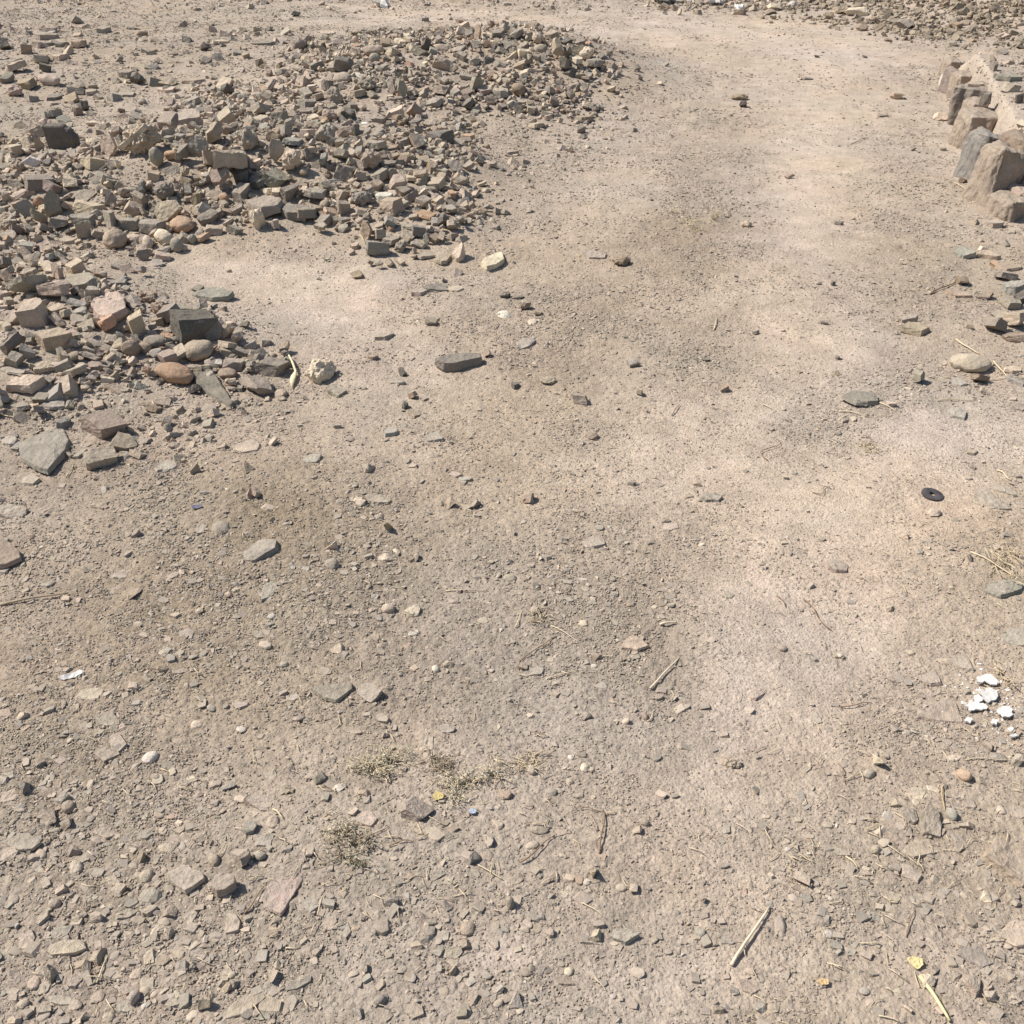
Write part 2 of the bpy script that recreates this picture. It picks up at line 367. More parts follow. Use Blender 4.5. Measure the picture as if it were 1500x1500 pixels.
RECS = []          # every single stone: dict with px, colour word, form, label, landmark
def single(px, py, w, h, colr, form, flags='', label=None, mark=None, poly=None, hgt=None, group=None):
    k = len(RECS); rs = np.random.RandomState(1000+k)
    big = max(w, h); level = 4 if big > 75 else 3 if big > 26 else 2
    emb = 'e' in flags
    P = hit(px, py + (0 if emb else .22*h)); dep = project(P)[2]; mpp = dep/F
    if poly is not None:
        # outline of the top face, taken back to its own height above the ground
        hz = (hgt or 14)*mpp
        pts = []
        for qx, qy in poly:
            d = ray(qx, qy); tz = (CAM_H-(P[2]+hz))/-d[2]; pts.append((d[0]*tz - P[0], d[1]*tz - P[1]))
        pts = np.array(pts); ce = pts.mean(0); tl = rs.uniform(-.06, .06, 2)
        VV = [(x, y, hz + (x-ce[0])*tl[0] + (y-ce[1])*tl[1]) for x, y in pts]
        VV += [(ce[0]+(x-ce[0])*1.06, ce[1]+(y-ce[1])*1.06, hz*.25) for x, y in pts] + [(ce[0]+(x-ce[0])*.92, ce[1]+(y-ce[1])*.92, -hz*.4) for x, y in pts]
        V, T = hull(VV)
        while len(T) < 5000: V, T = subdiv(V, T)
        V = relax(V, T, 3, .5); N = vnormals(V, T); S = np.ptp(pts, 0).max(); off = rs.uniform(0, 50, 3)
        V = V + N*(S*.030*fbm(V/S*5+off, 3, 5) + S*.008*fbm(V/S*18+off, 2, 7))[:, None]
        loc = P.copy()
    else:
        sf = 's' if emb and form != 'r' else form
        if sf == 'k' and py > 640 and big < 62 and rs.rand() < .75: sf = 'c'
        V, T = stone_shape('B' if 'B' in flags else sf, rs, level)
        S = max(w*mpp, .004); V = V*S; 
        sink = .0
        loc = P.copy(); zs = 1.0
        for it in range(4):
            hv = V[:, 2].max()
            if emb: lift = -.62*hv if form != 'r' else -.7*hv
            else: lift = -(.40 if py > 640 else .16)*hv
            loc[2] = land1(loc[0], loc[1]) + lift + (0.012 if 'u' in flags else 0)
            W = V + loc
            vis = W[:, 2] > loc[2] - lift - .002
            a, bq, _ = project(W[vis] if vis.sum() > 3 else W)
            bw, bh = np.ptp(a), np.ptp(bq)
            fx = np.clip(w/max(bw, 1e-3), .6, 1.7); fh = np.clip(h/max(bh, 1e-3), .6, 1.6)
            V = V*np.array([fx, (fx*fh)**.5, fh if not emb else fx])
            ddx = (px - (a.max()+a.min())/2); ddy = py - (bq.max()+bq.min())/2
            el = math.atan2(CAM_H-loc[2], loc[1])
            loc[0] += ddx*mpp; loc[1] += np.clip(-ddy*mpp/max(math.sin(el), .12), -.12, .12)
    base = np.array(PAL[colr])
    if py > 640 and big < 60: base = base*.68 + np.array([.375, .308, .242])*.32
    if label and colr == 'b' and big > 40 and not emb: base = base*np.array([.80, .82, .77])
    if label and colr == 'd' and big > 40: base = base*.82
    if colr == 'p': base = base*.8 + np.array([.36, .305, .25])*.2
    dust = .78 if emb else (.62 if py > 640 else .5)
    if 'E' in flags: dust = .6
    if label and ('dark' in label or 'green-grey' in label or 'charcoal' in label or 'black' in label) and not emb: dust = .2
    if label and ('cream' in label or 'white' in label or 'pale' in label) and not emb: dust = .15
    me = mesh_np(FNAME[form][0], V, T, M_STONE, stone_cols(V, T, base, rs, dust), form == 'r')
    o = link(FNAME[form][0], me); o.location = loc
    RECS.append(dict(o=o, px=px, py=py, w=w, h=h, c=colr, f=form, e=emb, label=label, mark=mark, mpp=mpp, xy=loc[:2].copy(), group=group))
    return o
def parse(ox, oy, s, text):
    for ln in text.strip().splitlines():
        for item in ln.split(';'):
            item = item.strip()
            if not item: continue
            f = [x.strip() for x in item.split('|')]; a = f[0].split()
            single(ox+float(a[0])/s, oy+float(a[1])/s, float(a[2])/s, float(a[3])/s, a[4], a[5], a[6] if len(a) > 6 else '',
                   f[1] if len(f) > 1 else None, f[2] if len(f) > 2 else None)
def traced(ox, oy, s, poly, hgt, colr, form, label, mark=None):
    q = [(ox+x/s, oy+y/s) for x, y in poly]; xs = [a for a, b in q]; ys = [b for a, b in q]; H = hgt/s
    single(sum(xs)/len(xs), sum(ys)/len(ys)+H, max(xs)-min(xs), 0, colr, form, '', label, mark, q, H)
# --- the heap that crosses the picture's middle left (traced stone by stone, frame of each list: x0 y0 zoom)
parse(0, 150, 6, """
470 100 180 90 b s; 690 80 90 80 n k; 740 25 90 90 k k | charcoal block alone on the dirt behind the upright slab of broken concrete | charcoal block
230 345 110 110 t h; 330 245 190 130 t k; 375 370 90 140 y w; 230 430 90 60 c r; 110 345 110 80 t l
275 525 190 110 w h | thin white shard lying on edge in front of the upright slab of broken concrete | white shard
425 525 110 90 k k; 185 560 110 90 t l; 960 370 160 200 p h | pinkish upright plate beside the crumbly chunk of old mortar | pinkish upright plate
820 350 180 70 c l; 790 540 250 140 y w | yellowish wedge in front of the pinkish upright plate | yellowish wedge
1395 470 130 160 g r; 1100 620 360 120 g s | long flat grey slab with a yellow streak, over a deep gap | long streaked slab
960 560 150 110 g k; 1040 540 60 80 c k; 320 710 270 160 d k B | large dark grey block behind the tall rounded plate | large dark block
130 720 130 90 g k; 450 740 200 150 m k; 480 880 170 240 g h | tall rounded grey plate standing on edge in the heap | tall rounded plate
140 830 260 150 t k; 600 710 140 90 c k; 700 830 230 150 g w; 770 920 320 150 c w | cream wedge with a bright sloping face, beside the tall rounded plate | bright cream wedge
350 870 100 90 o r; 230 930 170 170 b h; 350 1000 160 140 t k; 510 1050 180 120 g k; 740 1020 250 110 d s
970 1030 130 170 g w; 970 850 110 120 g h; 730 1130 150 140 y k; 1160 930 170 150 t k; 1090 790 100 80 t r
1240 850 150 160 g w; 1400 760 200 140 d l; 1270 720 70 100 d r; 1340 650 120 110 t k; 1450 620 140 130 t k
1140 1070 190 120 g k; 1220 1040 170 90 t l; 1350 1090 260 140 d s; 1010 1200 220 190 t r | large pale speckled boulder at the front edge of the heap | pale speckled boulder
1300 1230 100 130 c r; 1170 1200 160 90 p r; 1440 1180 180 140 c r | cream rounded stone at the foot of the heap under the orange-brown brick piece | cream rounded stone
860 1155 120 90 g k; 600 1210 170 80 t s; 350 1220 90 120 t k; 1260 1340 140 110 g h; 60 1080 130 100 t l
160 1110 120 110 m k; 260 1120 90 100 g k; 100 1310 180 60 d s; 50 1420 120 100 d k; 150 1400 140 90 d k
""")
parse(200, 130, 6, """
300 300 240 210 g k; 490 310 230 280 g k B | biggest grey block on the crest of the heap | big crest block
590 190 160 70 k s; 500 140 50 100 d h; 790 240 170 190 t k; 690 380 170 200 t k; 800 360 110 90 n k
570 500 190 170 g h | round grey slate plate leaning below the big crest block | round slate plate
430 550 130 140 d w; 310 580 130 80 o r; 650 600 110 130 t w; 490 670 300 90 k s; 450 720 90 90 t l; 260 730 210 140 g k
870 630 300 180 t s | wide pale flat slab tilted to the camera below the heap crest | wide pale slab
780 750 180 170 m h | mauve-grey leaning plate with a pink face below the wide pale slab | mauve leaning plate
940 760 140 130 k k; 1150 620 170 110 d k; 1250 530 140 200 g h
1380 610 170 170 c l | rough cream lump like plaster in the shade of a dark slab | rough cream lump
1370 460 190 80 b s; 1180 420 180 150 n k | brown box-like block with a yellow top edge | brown box block
1260 360 130 70 y s; 1090 280 230 110 t k; 1260 250 170 120 g k; 1090 170 190 110 t k; 990 430 200 180 g l; 930 510 150 60 c s
1200 790 280 210 b k | green-grey block with a reddish streak beside a deep crevice | red-streaked block
1050 830 150 120 k w; 1130 910 180 100 y k; 910 910 160 180 g k; 740 850 170 110 t w; 600 810 90 80 c k; 700 930 130 100 g h
780 950 90 80 o r; 530 960 110 130 n w; 400 810 150 110 y k; 250 890 190 160 d l
1130 1030 370 190 g s | widest dark grey slab sloping down the front of the heap | widest dark slab
1390 1080 300 150 d s; 280 1070 270 190 t h | large pale plate leaning behind the orange-brown brick piece | large pale plate
620 1130 200 150 d k; 720 1090 110 100 d k; 400 1190 220 160 o r | orange-brown piece of brick at the front of the heap | orange-brown brick piece
880 1060 150 110 g k; 1060 1140 160 180 c l; 680 1240 160 100 t k; 1220 1190 90 90 g s; 860 1240 160 90 g k
350 1370 120 130 g r; 490 1320 90 90 g r; 410 1300 90 40 y s; 420 1400 60 60 g r; 250 1420 130 80 g k; 1340 900 170 150 d w; 1430 830 120 100 t k
""")
parse(430, 150, 6, """
130 70 160 60 d s; 180 140 130 90 c w; 110 190 150 50 t k; 480 100 140 120 k k; 320 110 140 110 t l; 280 260 180 170 g l
450 260 150 110 t k; 560 250 90 130 d k; 330 330 100 110 k k; 720 270 200 120 t k; 700 370 230 90 g s | long grey slab lying level over a dark gap | level grey slab
860 340 90 90 g k; 960 350 120 80 d k; 1290 310 250 140 k k B | black square-cut slab at the track edge of the heap | black square slab
1440 350 130 80 p k; 900 80 150 120 c k; 940 150 160 100 n l; 1200 170 110 100 t k; 1070 180 140 100 d w; 1300 115 110 50 c h
1140 360 90 90 d k; 1090 260 110 80 g k; 1000 480 160 90 t l; 1190 460 110 80 g k; 1005 410 60 60 c r
690 490 190 180 t l | porous tan lump full of small holes in the heap | porous tan lump
830 530 160 70 d s; 550 540 150 110 g w; 420 450 140 100 g k; 180 560 170 140 g k; 300 580 70 90 n k; 280 490 70 110 b k; 90 610 70 60 y r
430 620 180 170 g h; 760 640 170 140 g k; 730 720 110 110 y k; 660 780 110 110 m k
790 830 190 90 w s | brightest cream-white chip of slab at the front of the heap | bright white chip
870 910 230 160 t k B | pale squarish block under the bright white chip | pale squarish block
920 700 150 150 t w; 960 780 180 90 g k; 1040 830 140 130 d k; 1000 660 170 70 c s; 880 630 110 100 g k; 1220 570 110 120 n k
1210 520 110 60 t w; 1420 570 140 120 d k; 1290 610 100 80 t k; 1140 680 100 130 g w; 1090 890 150 60 d s
1390 900 110 100 k k | small charcoal block alone beside the heap on the track side | lone charcoal block
1330 750 120 40 c h; 420 820 170 120 y k; 280 890 90 80 y r | small yellow-green round stone tucked in a dark gap | yellow-green stone
600 840 190 130 d l; 320 960 150 90 y w; 440 920 130 130 g k; 110 960 220 120 g s; 270 1040 180 120 g k; 200 790 220 110 g s; 380 690 190 50 b h
640 1120 110 170 t h | tan upright shard with a dark shaded side at the heap's front foot | tan upright shard
760 1090 90 70 t k; 760 1160 110 90 g k; 850 1210 170 90 g s; 740 1280 210 140 b w; 940 1260 120 120 g l; 1020 1090 170 60 g s
1100 1130 130 110 b k; 1200 1110 90 60 b s; 1160 990 190 90 o s | flat orange-pink chip of brick resting on dark stones | orange-pink chip
1310 1040 120 90 k k; 1000 1180 110 80 b k; 1170 1190 60 110 b h; 1280 1180 100 70 g k; 1110 1250 150 80 g k; 1150 1350 200 60 g s; 1320 1370 150 100 t s
1450 1310 120 180 c w | long cream-edged wedge at the track end of the front stones | cream-edged wedge
""")
parse(430, 20, 6, """
60 270 150 120 g l; 270 290 70 80 k k; 410 255 80 70 d k; 520 240 150 80 g k; 720 220 270 60 d s; 560 170 100 50 n r; 320 185 100 40 d k; 940 240 120 60 c s
1055 260 80 80 k k; 1160 270 90 110 k k; 1100 330 160 110 g k; 1290 300 160 90 t r; 1440 320 160 90 g k; 700 320 190 100 t r; 540 320 110 70 t k
440 440 190 140 d k | big dark square block at the near end of the far heap | big square block
200 460 150 90 g k; 720 390 110 90 g r; 860 340 150 110 t k; 1300 430 190 175 t k | large tan boulder in the middle of the far heap | large tan boulder
720 450 90 70 d k; 830 480 100 60 g k; 1010 450 80 60 o k | small orange-red block in the far heap | orange-red block
590 540 130 50 w s; 430 560 170 100 t r; 85 600 140 110 t k; 300 630 110 90 d k; 640 610 160 120 g l; 360 720 160 160 g l; 100 690 130 100 g k
130 800 170 110 d s; 860 640 80 140 g h; 960 660 90 150 g h; 570 700 150 80 t s; 680 710 110 80 g k; 900 745 150 50 g s; 1090 690 130 70 t w
1300 670 180 90 t k; 1420 700 120 100 d k; 1240 780 160 90 g k; 1050 600 90 60 t k
""")
parse(660, 20, 6, """
80 60 80 50 n k | small brown block alone on the dirt behind the far heap | lone brown block
170 175 100 80 k k; 240 160 70 140 t h; 330 195 130 70 c k; 420 170 120 90 d w; 410 240 80 60 c k; 580 170 130 120 d k; 690 210 110 100 k k
690 150 60 50 n k; 490 260 120 90 d k; 770 200 110 100 c l; 890 190 130 80 n s; 1020 240 120 90 k k; 1140 250 90 60 d k; 850 260 100 70 c k
790 310 130 90 g r; 940 300 110 170 t k; 640 280 120 90 g k; 550 370 110 130 t w; 640 345 110 80 c w; 340 400 160 90 k k; 190 420 130 110 g k
90 380 110 120 g k; 290 270 180 50 g s; 440 330 150 100 d k; 600 440 170 130 t k; 700 430 110 80 g k; 440 450 170 90 g k; 870 360 80 90 d w
1020 330 90 110 g k; 1130 330 170 130 g k; 1190 340 130 110 c l; 1100 400 110 70 c s; 990 430 90 110 d k; 1040 520 180 100 k k | charcoal block at the track end of the far heap | charcoal end block
1260 430 160 80 g s; 1390 430 110 60 n s; 1360 360 120 60 t l; 760 520 160 90 g k; 640 520 140 80 c k; 540 550 120 50 n s; 370 530 150 80 t k
230 620 130 130 g w | pointed grey wedge at the front of the far heap | pointed grey wedge
480 610 150 60 n s; 600 660 130 110 n r; 440 690 150 90 g s; 290 680 130 80 m k; 130 690 180 90 m k; 140 560 150 80 g k; 160 790 120 120 k k
220 830 110 70 g k; 350 760 130 90 p k; 440 815 120 70 k k; 550 800 120 90 g k; 600 840 90 80 d h; 910 770 90 110 d w; 1090 640 130 80 g l
1050 700 70 90 g k; 1230 810 110 50 d s; 1170 920 180 60 n s; 1150 1010 80 80 d k; 750 980 150 60 t s
""")
# --- the low heap at the near left
parse(0, 340, 5.359, """
380 275 190 110 c w | bright cream wedge on top of the low near heap | cream top wedge
450 310 110 150 t w; 600 270 190 150 t k B | pale tan square block behind the low near heap | pale tan square block
650 390 290 150 g k; 600 460 100 80 g k; 420 440 270 140 p k | pinkish block with a sunlit top in the low near heap | pinkish sunlit block
220 410 360 160 g w | long grey wedge with a yellow fleck on the low near heap | long flecked wedge
610 560 190 90 b k; 840 710 160 150 o k | orange-brown brick corner under the pinkish boulder | brick corner
1070 710 150 220 y w | yellowish pointed stone with a dark side | yellowish pointed stone
260 630 290 240 t w B | big tan pyramid-like block in the low near heap | big tan pyramid block
70 660 140 100 m k; 40 740 120 80 t k; 90 870 190 190 d k; 220 940 130 120 b k; 110 1000 160 140 g w
430 840 310 190 y k B | big yellowish-grey boulder with a shaded front | big yellow-grey boulder
230 830 110 100 g k; 620 690 140 100 g k; 510 640 110 80 t k; 490 970 110 150 t k; 350 1060 180 100 t s; 590 1090 190 120 g k
750 1040 140 80 m s; 710 975 190 80 g k; 210 1190 330 150 p s | wide pale pink slab at the front of the low near heap | pale pink slab
360 1150 130 70 g k; 490 1165 160 60 g s; 330 1300 170 90 d k; 410 1350 210 100 b s; 160 1370 160 80 g s; 870 840 110 80 g k; 940 810 60 60 w k
1030 910 160 130 n r; 1140 910 100 90 n r; 930 390 150 80 b s; 1040 550 160 130 d k; 1120 500 90 90 n l; 40 240 130 100 d k; 80 310 150 60 t s
220 310 120 70 g k; 5 410 50 90 o k; 330 570 130 90 g k; 260 500 110 60 g s; 120 1090 230 70 g s; 900 930 70 70 g k; 1160 830 70 60 b k
""")
traced(0, 340, 5.359, [(710, 550), (760, 500), (880, 440), (960, 500), (990, 590), (900, 640), (860, 660), (760, 640)], 60, 'p', 'k', 'large flat-topped pinkish boulder beside the orange-brown brick corner', 'pinkish boulder')
traced(0, 350, 3, [(850, 605), (885, 565), (912, 556), (945, 600), (985, 650), (1020, 712), (1010, 725), (960, 690), (880, 655)], 26, 'd', 'w', 'long dark wedge with a pale seam pointing out of the low near heap', 'long dark wedge')
traced(0, 350, 3, [(80, 900), (120, 875), (190, 838), (275, 832), (300, 885), (285, 930), (210, 1018), (170, 1005), (90, 955)], 24, 'b', 's', 'large green-grey slab lying in front of the low near heap', 'large green-grey slab')
traced(0, 350, 3, [(838, 240), (900, 212), (960, 210), (1025, 232), (1000, 250), (930, 255)], 22, 'b', 's', 'flat green-grey slab alone on the pale dirt between two heaps', 'lone green-grey slab')
traced(450, 350, 3, [(560, 520), (620, 500), (690, 502), (760, 500), (764, 520), (690, 535), (650, 545), (600, 545)], 42, 'd', 'k', 'dark grey oblong stone alone on the open track with a shaded front', 'dark oblong stone')
traced(450, 350, 3, [(765, 100), (800, 70), (855, 50), (865, 85), (830, 110), (790, 120)], 22, 'c', 'w', 'cream jagged stone with a dark shadow beyond the heap foot', 'cream jagged stone')
parse(0, 350, 3, """
848 385 210 160 k k B | large dark green-grey block at the track end of the low near heap | dark green-grey block
455 812 205 130 m k B | dark brown-grey rock with a hollow side behind the large green-grey slab | hollow-sided rock
940 390 90 120 d h; 870 490 140 95 t r | tan porous round stone in front of the dark green-grey block | tan porous stone
765 590 175 100 o r | orange-brown stubby log-like stone beside the long dark wedge | log-like stone
1030 550 110 60 g k; 950 545 60 35 w k; 1000 590 90 50 n r; 1195 560 150 90 d k | charcoal wedge-like rock beside the dry husk | rock by the husk
1130 640 150 90 g k | grey angular rock in front of the rock by the husk | grey angular rock
1060 500 80 50 d k; 1410 580 138 112 c l | whitish-cream rough rock with a dark shadow on the dirt | whitish-cream rock
870 215 60 40 d k; 680 450 110 60 d r; 650 255 90 60 n l; 700 300 80 60 n l
530 890 150 90 n k; 440 960 160 110 p k E | pinkish-tan rock between the green-grey slab and the hollow-sided rock | pinkish-tan rock
350 945 65 45 b s; 1085 915 130 60 p s; 1090 1010 65 60 n k; 855 660 60 50 d k; 975 910 50 30 t k; 1375 960 70 40 b s e
730 1000 100 70 b s e; 860 1010 50 60 n h; 1200 890 40 40 p k; 40 890 90 50 b s; 130 1060 100 60 t s e; 280 810 70 60 b s; 300 950 40 30 g k
560 950 60 30 d k; 765 905 60 30 n k; 1130 1115 50 40 t k; 440 1165 90 40 t s e; 640 890 60 30 b k
""")
# --- loose stones on the track
parse(450, 350, 3, """
565 215 110 45 k s; 650 220 80 30 t s; 495 235 80 40 g s; 215 155 60 40 n k | small brown stone alone on the pale dirt patch | brown stone on the dirt patch
420 585 40 45 k k; 390 625 90 32 s s; 545 360 60 40 g k; 870 245 50 30 k l; 925 255 60 20 k l; 865 330 60 40 w r e | cream-white pebble sunk in the track | sunk white pebble
990 365 50 35 p r e; 1200 705 75 50 g k | small grey block on the gritty track crown | grey crown block
1435 545 60 42 b k; 1380 95 85 45 n l | brown clod of earth on the open track | brown clod
960 460 95 55 b s e; 370 850 65 42 b s; 270 1010 60 45 g k; 965 1140 60 50 n k | small brown cube-like stone near the middle of the track | brown cube stone
650 1035 65 32 t k; 700 1055 65 32 b s; 560 870 90 50 b s e; 230 1155 55 38 c k; 960 295 50 30 n k; 1015 325 40 25 n k; 465 685 45 35 n k; 510 700 40 24 t k
915 645 40 36 k k; 430 730 30 40 k l; 1060 620 80 36 t l; 130 825 40 25 g k; 1250 865 60 36 n l; 1460 672 30 28 d k; 470 770 60 50 n s e; 20 965 90 45 b s e; 130 665 90 60 g s e
600 180 30 25 d k; 790 500 45 32 t k; 1260 65 110 40 g s e; 340 430 90 40 g s e; 185 880 50 24 d k; 290 520 50 30 n k
""".replace(' s s;', ' g s;'))
parse(1000, 350, 3, """
1235 60 110 60 b s | green-grey flat stone at the track edge near the stone edging | green-grey edge stone
1345 70 110 45 t s; 1430 125 130 40 n s; 1020 395 130 65 t s | pale tan flat stone alone on the gritty track edge | pale tan flat stone
990 352 90 40 g s; 1265 545 190 85 t r | pale long stone with a mauve end under a straw | pale long stone
1375 375 110 75 m k; 1455 350 100 60 t k; 1450 215 120 70 b s; 1210 240 120 45 n s; 775 700 170 70 b s | green-grey flat stone with a dark underside on the track | dark-edged flat stone
1200 770 100 60 b s e; 1460 620 100 60 b s e; 1440 280 100 60 g s; 1420 160 110 50 g s; 1480 250 70 60 k k; 1400 330 100 40 t k; 1460 430 120 40 n k
1310 610 90 40 n k; 130 1135 90 45 b s e; 185 655 42 40 n k | tiny brown stone with a dark shadow on the track | tiny brown stone
65 1078 45 24 n k; 390 835 34 26 p k; 685 855 34 16 k k; 105 530 36 18 k k; 620 368 40 20 d k; 320 410 34 20 g k; 680 520 22 24 d k; 680 590 30 30 n k
600 195 26 18 k k; 660 195 24 16 k k; 30 1130 40 22 n k; 920 725 50 26 p k; 1040 605 50 50 g k; 1210 630 80 50 b s e; 1340 1140 130 110 g s e; 1380 1100 80 40 g s e
1270 940 50 26 n s; 1250 1050 50 22 t s; 1480 740 80 40 g s; 1230 180 60 30 n k; 1330 250 80 36 n k; 1240 520 50 26 c k; 1450 575 80 36 c s; 1260 385 40 26 n k
""")
parse(1000, 0, 3, """
265 455 34 28 k k; 250 425 80 30 n l; 550 345 50 16 d s; 880 508 50 16 d s; 940 420 60 34 t k; 1015 655 26 20 d k; 1145 655 30 22 d k; 685 980 44 20 d s; 800 248 26 14 k k
590 248 22 14 k k; 900 175 40 18 n k; 250 52 60 26 n s; 280 985 50 30 t l; 1140 510 80 40 c k | cream block lying at the foot of the stone edging | cream edging block
1150 360 60 70 w s | white chip leaning at the far end of the stone edging | white leaning chip
840 80 60 40 t k; 790 120 60 36 n k; 975 105 90 44 g k; 1180 190 50 26 g s; 1280 175 40 24 n k; 760 50 100 40 c k; 690 40 60 40 c k; 400 30 60 36 c k
480 18 50 30 w l; 380 50 60 26 t k; 1040 105 60 26 n k; 1410 155 70 30 t k; 940 95 70 30 d k; 1490 205 50 24 k k; 470 775 50 24 n k; 1230 790 44 26 n k
""")
parse(0, 0, 3, """
20 190 60 55 b k; 340 190 80 40 n s; 195 295 55 44 k k; 905 205 54 32 k k; 605 340 70 52 k k; 555 325 80 36 g s; 120 365 90 56 n k; 30 340 70 54 d k; 735 358 90 44 t k
850 355 110 26 t s; 1000 390 64 54 k k; 1110 385 54 24 k k; 1420 205 34 44 k k; 1490 190 56 44 d k; 970 185 80 24 c s; 1300 60 46 26 k k; 1080 245 44 32 n k; 1140 275 44 38 n k
1230 285 36 28 n k; 1390 290 70 44 d k; 1330 360 70 64 t k; 270 250 80 32 c s; 215 350 100 54 p r; 60 395 80 54 p l; 115 215 56 44 n k; 240 425 80 34 d s; 530 485 36 18 n k
745 435 60 24 n s; 550 415 90 24 g s; 1160 190 110 24 d s; 70 290 100 60 t s; 140 430 70 40 g k; 400 405 70 30 g s; 460 130 70 36 g s; 210 160 110 40 g s
""")
parse(0, 700, 3, """
590 510 74 54 n w | small brown wedge with a long shadow in front of the low near heap | small brown wedge
525 425 100 40 g s E; 1140 320 190 100 b s e | round green-grey stone sunk in dark grit | sunk green-grey stone
970 220 80 80 g r e; 885 225 55 70 b s e; 395 950 130 56 t s | pale tan flat stone with a dark edge in brown soil | tan flat stone in brown soil
500 1165 130 90 m s e | mauve-grey smooth slab sunk in brown soil | sunk mauve slab
1455 295 64 44 c k; 1460 380 64 56 g r; 1165 735 56 38 c r; 1480 748 66 50 c k | cream square pebble in gravel | cream square pebble
600 245 44 44 d s; 655 215 44 28 n k; 130 260 44 32 n k; 875 585 36 32 c k; 1000 510 40 26 t k; 960 560 34 22 g k; 760 430 60 44 t s e; 800 415 36 26 c k
1040 610 44 26 t k; 880 970 50 34 c k; 1060 1105 44 28 w r; 865 1085 56 40 c r; 930 1010 44 36 g r; 1290 965 70 36 g s; 640 880 44 40 g k; 1060 1000 70 36 b s e; 780 850 60 24 d s
1250 820 44 30 g r; 1140 690 70 40 t s e; 1180 500 70 110 b s e; 820 690 70 60 b s e; 350 1080 90 40 n s; 100 1050 60 40 c k; 20 1035 60 44 n k; 470 1060 110 70 g s e; 270 1175 70 30 t s
1475 965 60 50 b s; 1110 70 60 50 n k; 1180 130 70 36 t k; 440 120 80 40 n s e; 60 150 130 60 g s e; 900 65 50 28 d k; 820 75 40 20 d k; 1480 170 50 28 d k; 1380 745 40 26 d k; 590 915 60 40 t k
20 470 60 24 n k; 200 470 100 40 b s e; 290 530 50 28 c k; 1430 850 60 40 n s e; 710 840 50 30 n k
""")
traced(0, 700, 3, [(-90, 260), (0, 262), (45, 282), (80, 320), (85, 345), (20, 375), (-80, 380)], 26, 'n', 'k', 'large brown rock with a black shadow cut by the picture edge', 'large brown rock')
traced(0, 700, 3, [(1365, 920), (1440, 905), (1545, 898), (1545, 925), (1480, 975), (1430, 965)], 20, 'g', 'w', 'grey pointed rock with a dark side among gravel', 'grey pointed rock')
parse(500, 700, 3, """
820 90 54 48 n k; 310 585 76 58 c k | cream squarish flat stone in the gravel | cream squarish stone
200 345 74 44 c k; 85 100 50 36 c k; 405 665 42 42 d k; 125 945 115 90 g k | dark domed stone beside the grey pointed rock | dark domed stone
770 840 30 26 k k; 415 840 36 34 w r; 1110 830 30 24 w k; 1120 785 50 40 n k; 1290 785 46 24 g k; 1140 915 64 38 b s; 180 1055 60 44 g k; 460 1105 84 44 b s; 1335 1050 26 44 n r
320 835 46 36 n k; 850 580 40 34 g r; 330 350 30 40 d k; 480 110 44 50 n k; 590 115 50 36 g k; 550 130 50 30 c k; 205 215 44 36 n k; 545 8 60 30 b s; 1400 32 50 24 k s; 1420 190 44 26 d k
1450 215 80 34 t s; 1110 285 100 60 b s e; 1060 640 44 34 c k; 205 575 60 44 t r; 540 580 60 20 n s; 620 625 50 30 g k; 155 660 44 32 n k; 160 95 120 50 t s e; 650 1030 50 30 d k; 860 850 70 44 b s e
800 825 40 40 t k; 310 360 30 30 n k; 740 440 60 36 g r; 470 820 50 36 c k; 50 1110 90 36 n s; 1250 1070 36 30 c r; 370 1170 70 80 p s e; 660 370 34 20 c k; 240 325 36 30 c k; 1080 1050 44 36 k k
""")
traced(500, 700, 3, [(1230, 745), (1245, 715), (1280, 686), (1310, 700), (1350, 735), (1300, 752)], 14, 'c', 'k', 'cream pyramid-like stone alone in the middle of the gravel', 'cream pyramid stone')
parse(1000, 700, 3, """
690 783 40 28 w k | small white chip on the pale wheel track | small white chip
1410 835 56 38 c k; 1220 805 120 110 g s e; 1080 880 120 80 p s e; 1410 490 180 90 b s e | bluish-grey stone worn flush with the track by the dry grass | bluish worn stone
1450 700 130 90 b s e; 325 950 90 60 p s e; 290 1020 56 36 c k; 1150 805 76 28 c k; 1010 410 56 18 k s; 1260 355 20 40 k s; 205 515 50 40 g s e; 910 575 36 30 t k
350 375 30 16 k k; 125 715 40 30 p k; 440 750 40 30 t r; 100 1005 50 26 d k; 590 1060 50 50 g s e; 450 1050 60 60 t s e; 80 295 34 22 c k; 1200 185 44 16 k s; 975 258 44 24 t k; 1105 150 60 40 p k
840 370 40 14 n s; 680 390 100 60 p s e; 1390 120 110 44 g s e; 1330 1180 60 40 t k; 1060 1100 60 50 t s e; 940 1105 50 30 t k; 1000 770 50 30 t k; 780 955 34 26 d k; 580 800 30 18 d k
1430 60 80 50 g s e; 1430 250 50 26 d k; 130 90 90 40 b s e
""")
traced(1000, 700, 3, [(1030, 1048), (1085, 1000), (1158, 962), (1195, 982), (1215, 1030), (1232, 1070), (1130, 1065)], 10, 'p', 's', 'flat pink triangular slab beside the white plaster crumbs', 'pink triangular slab')
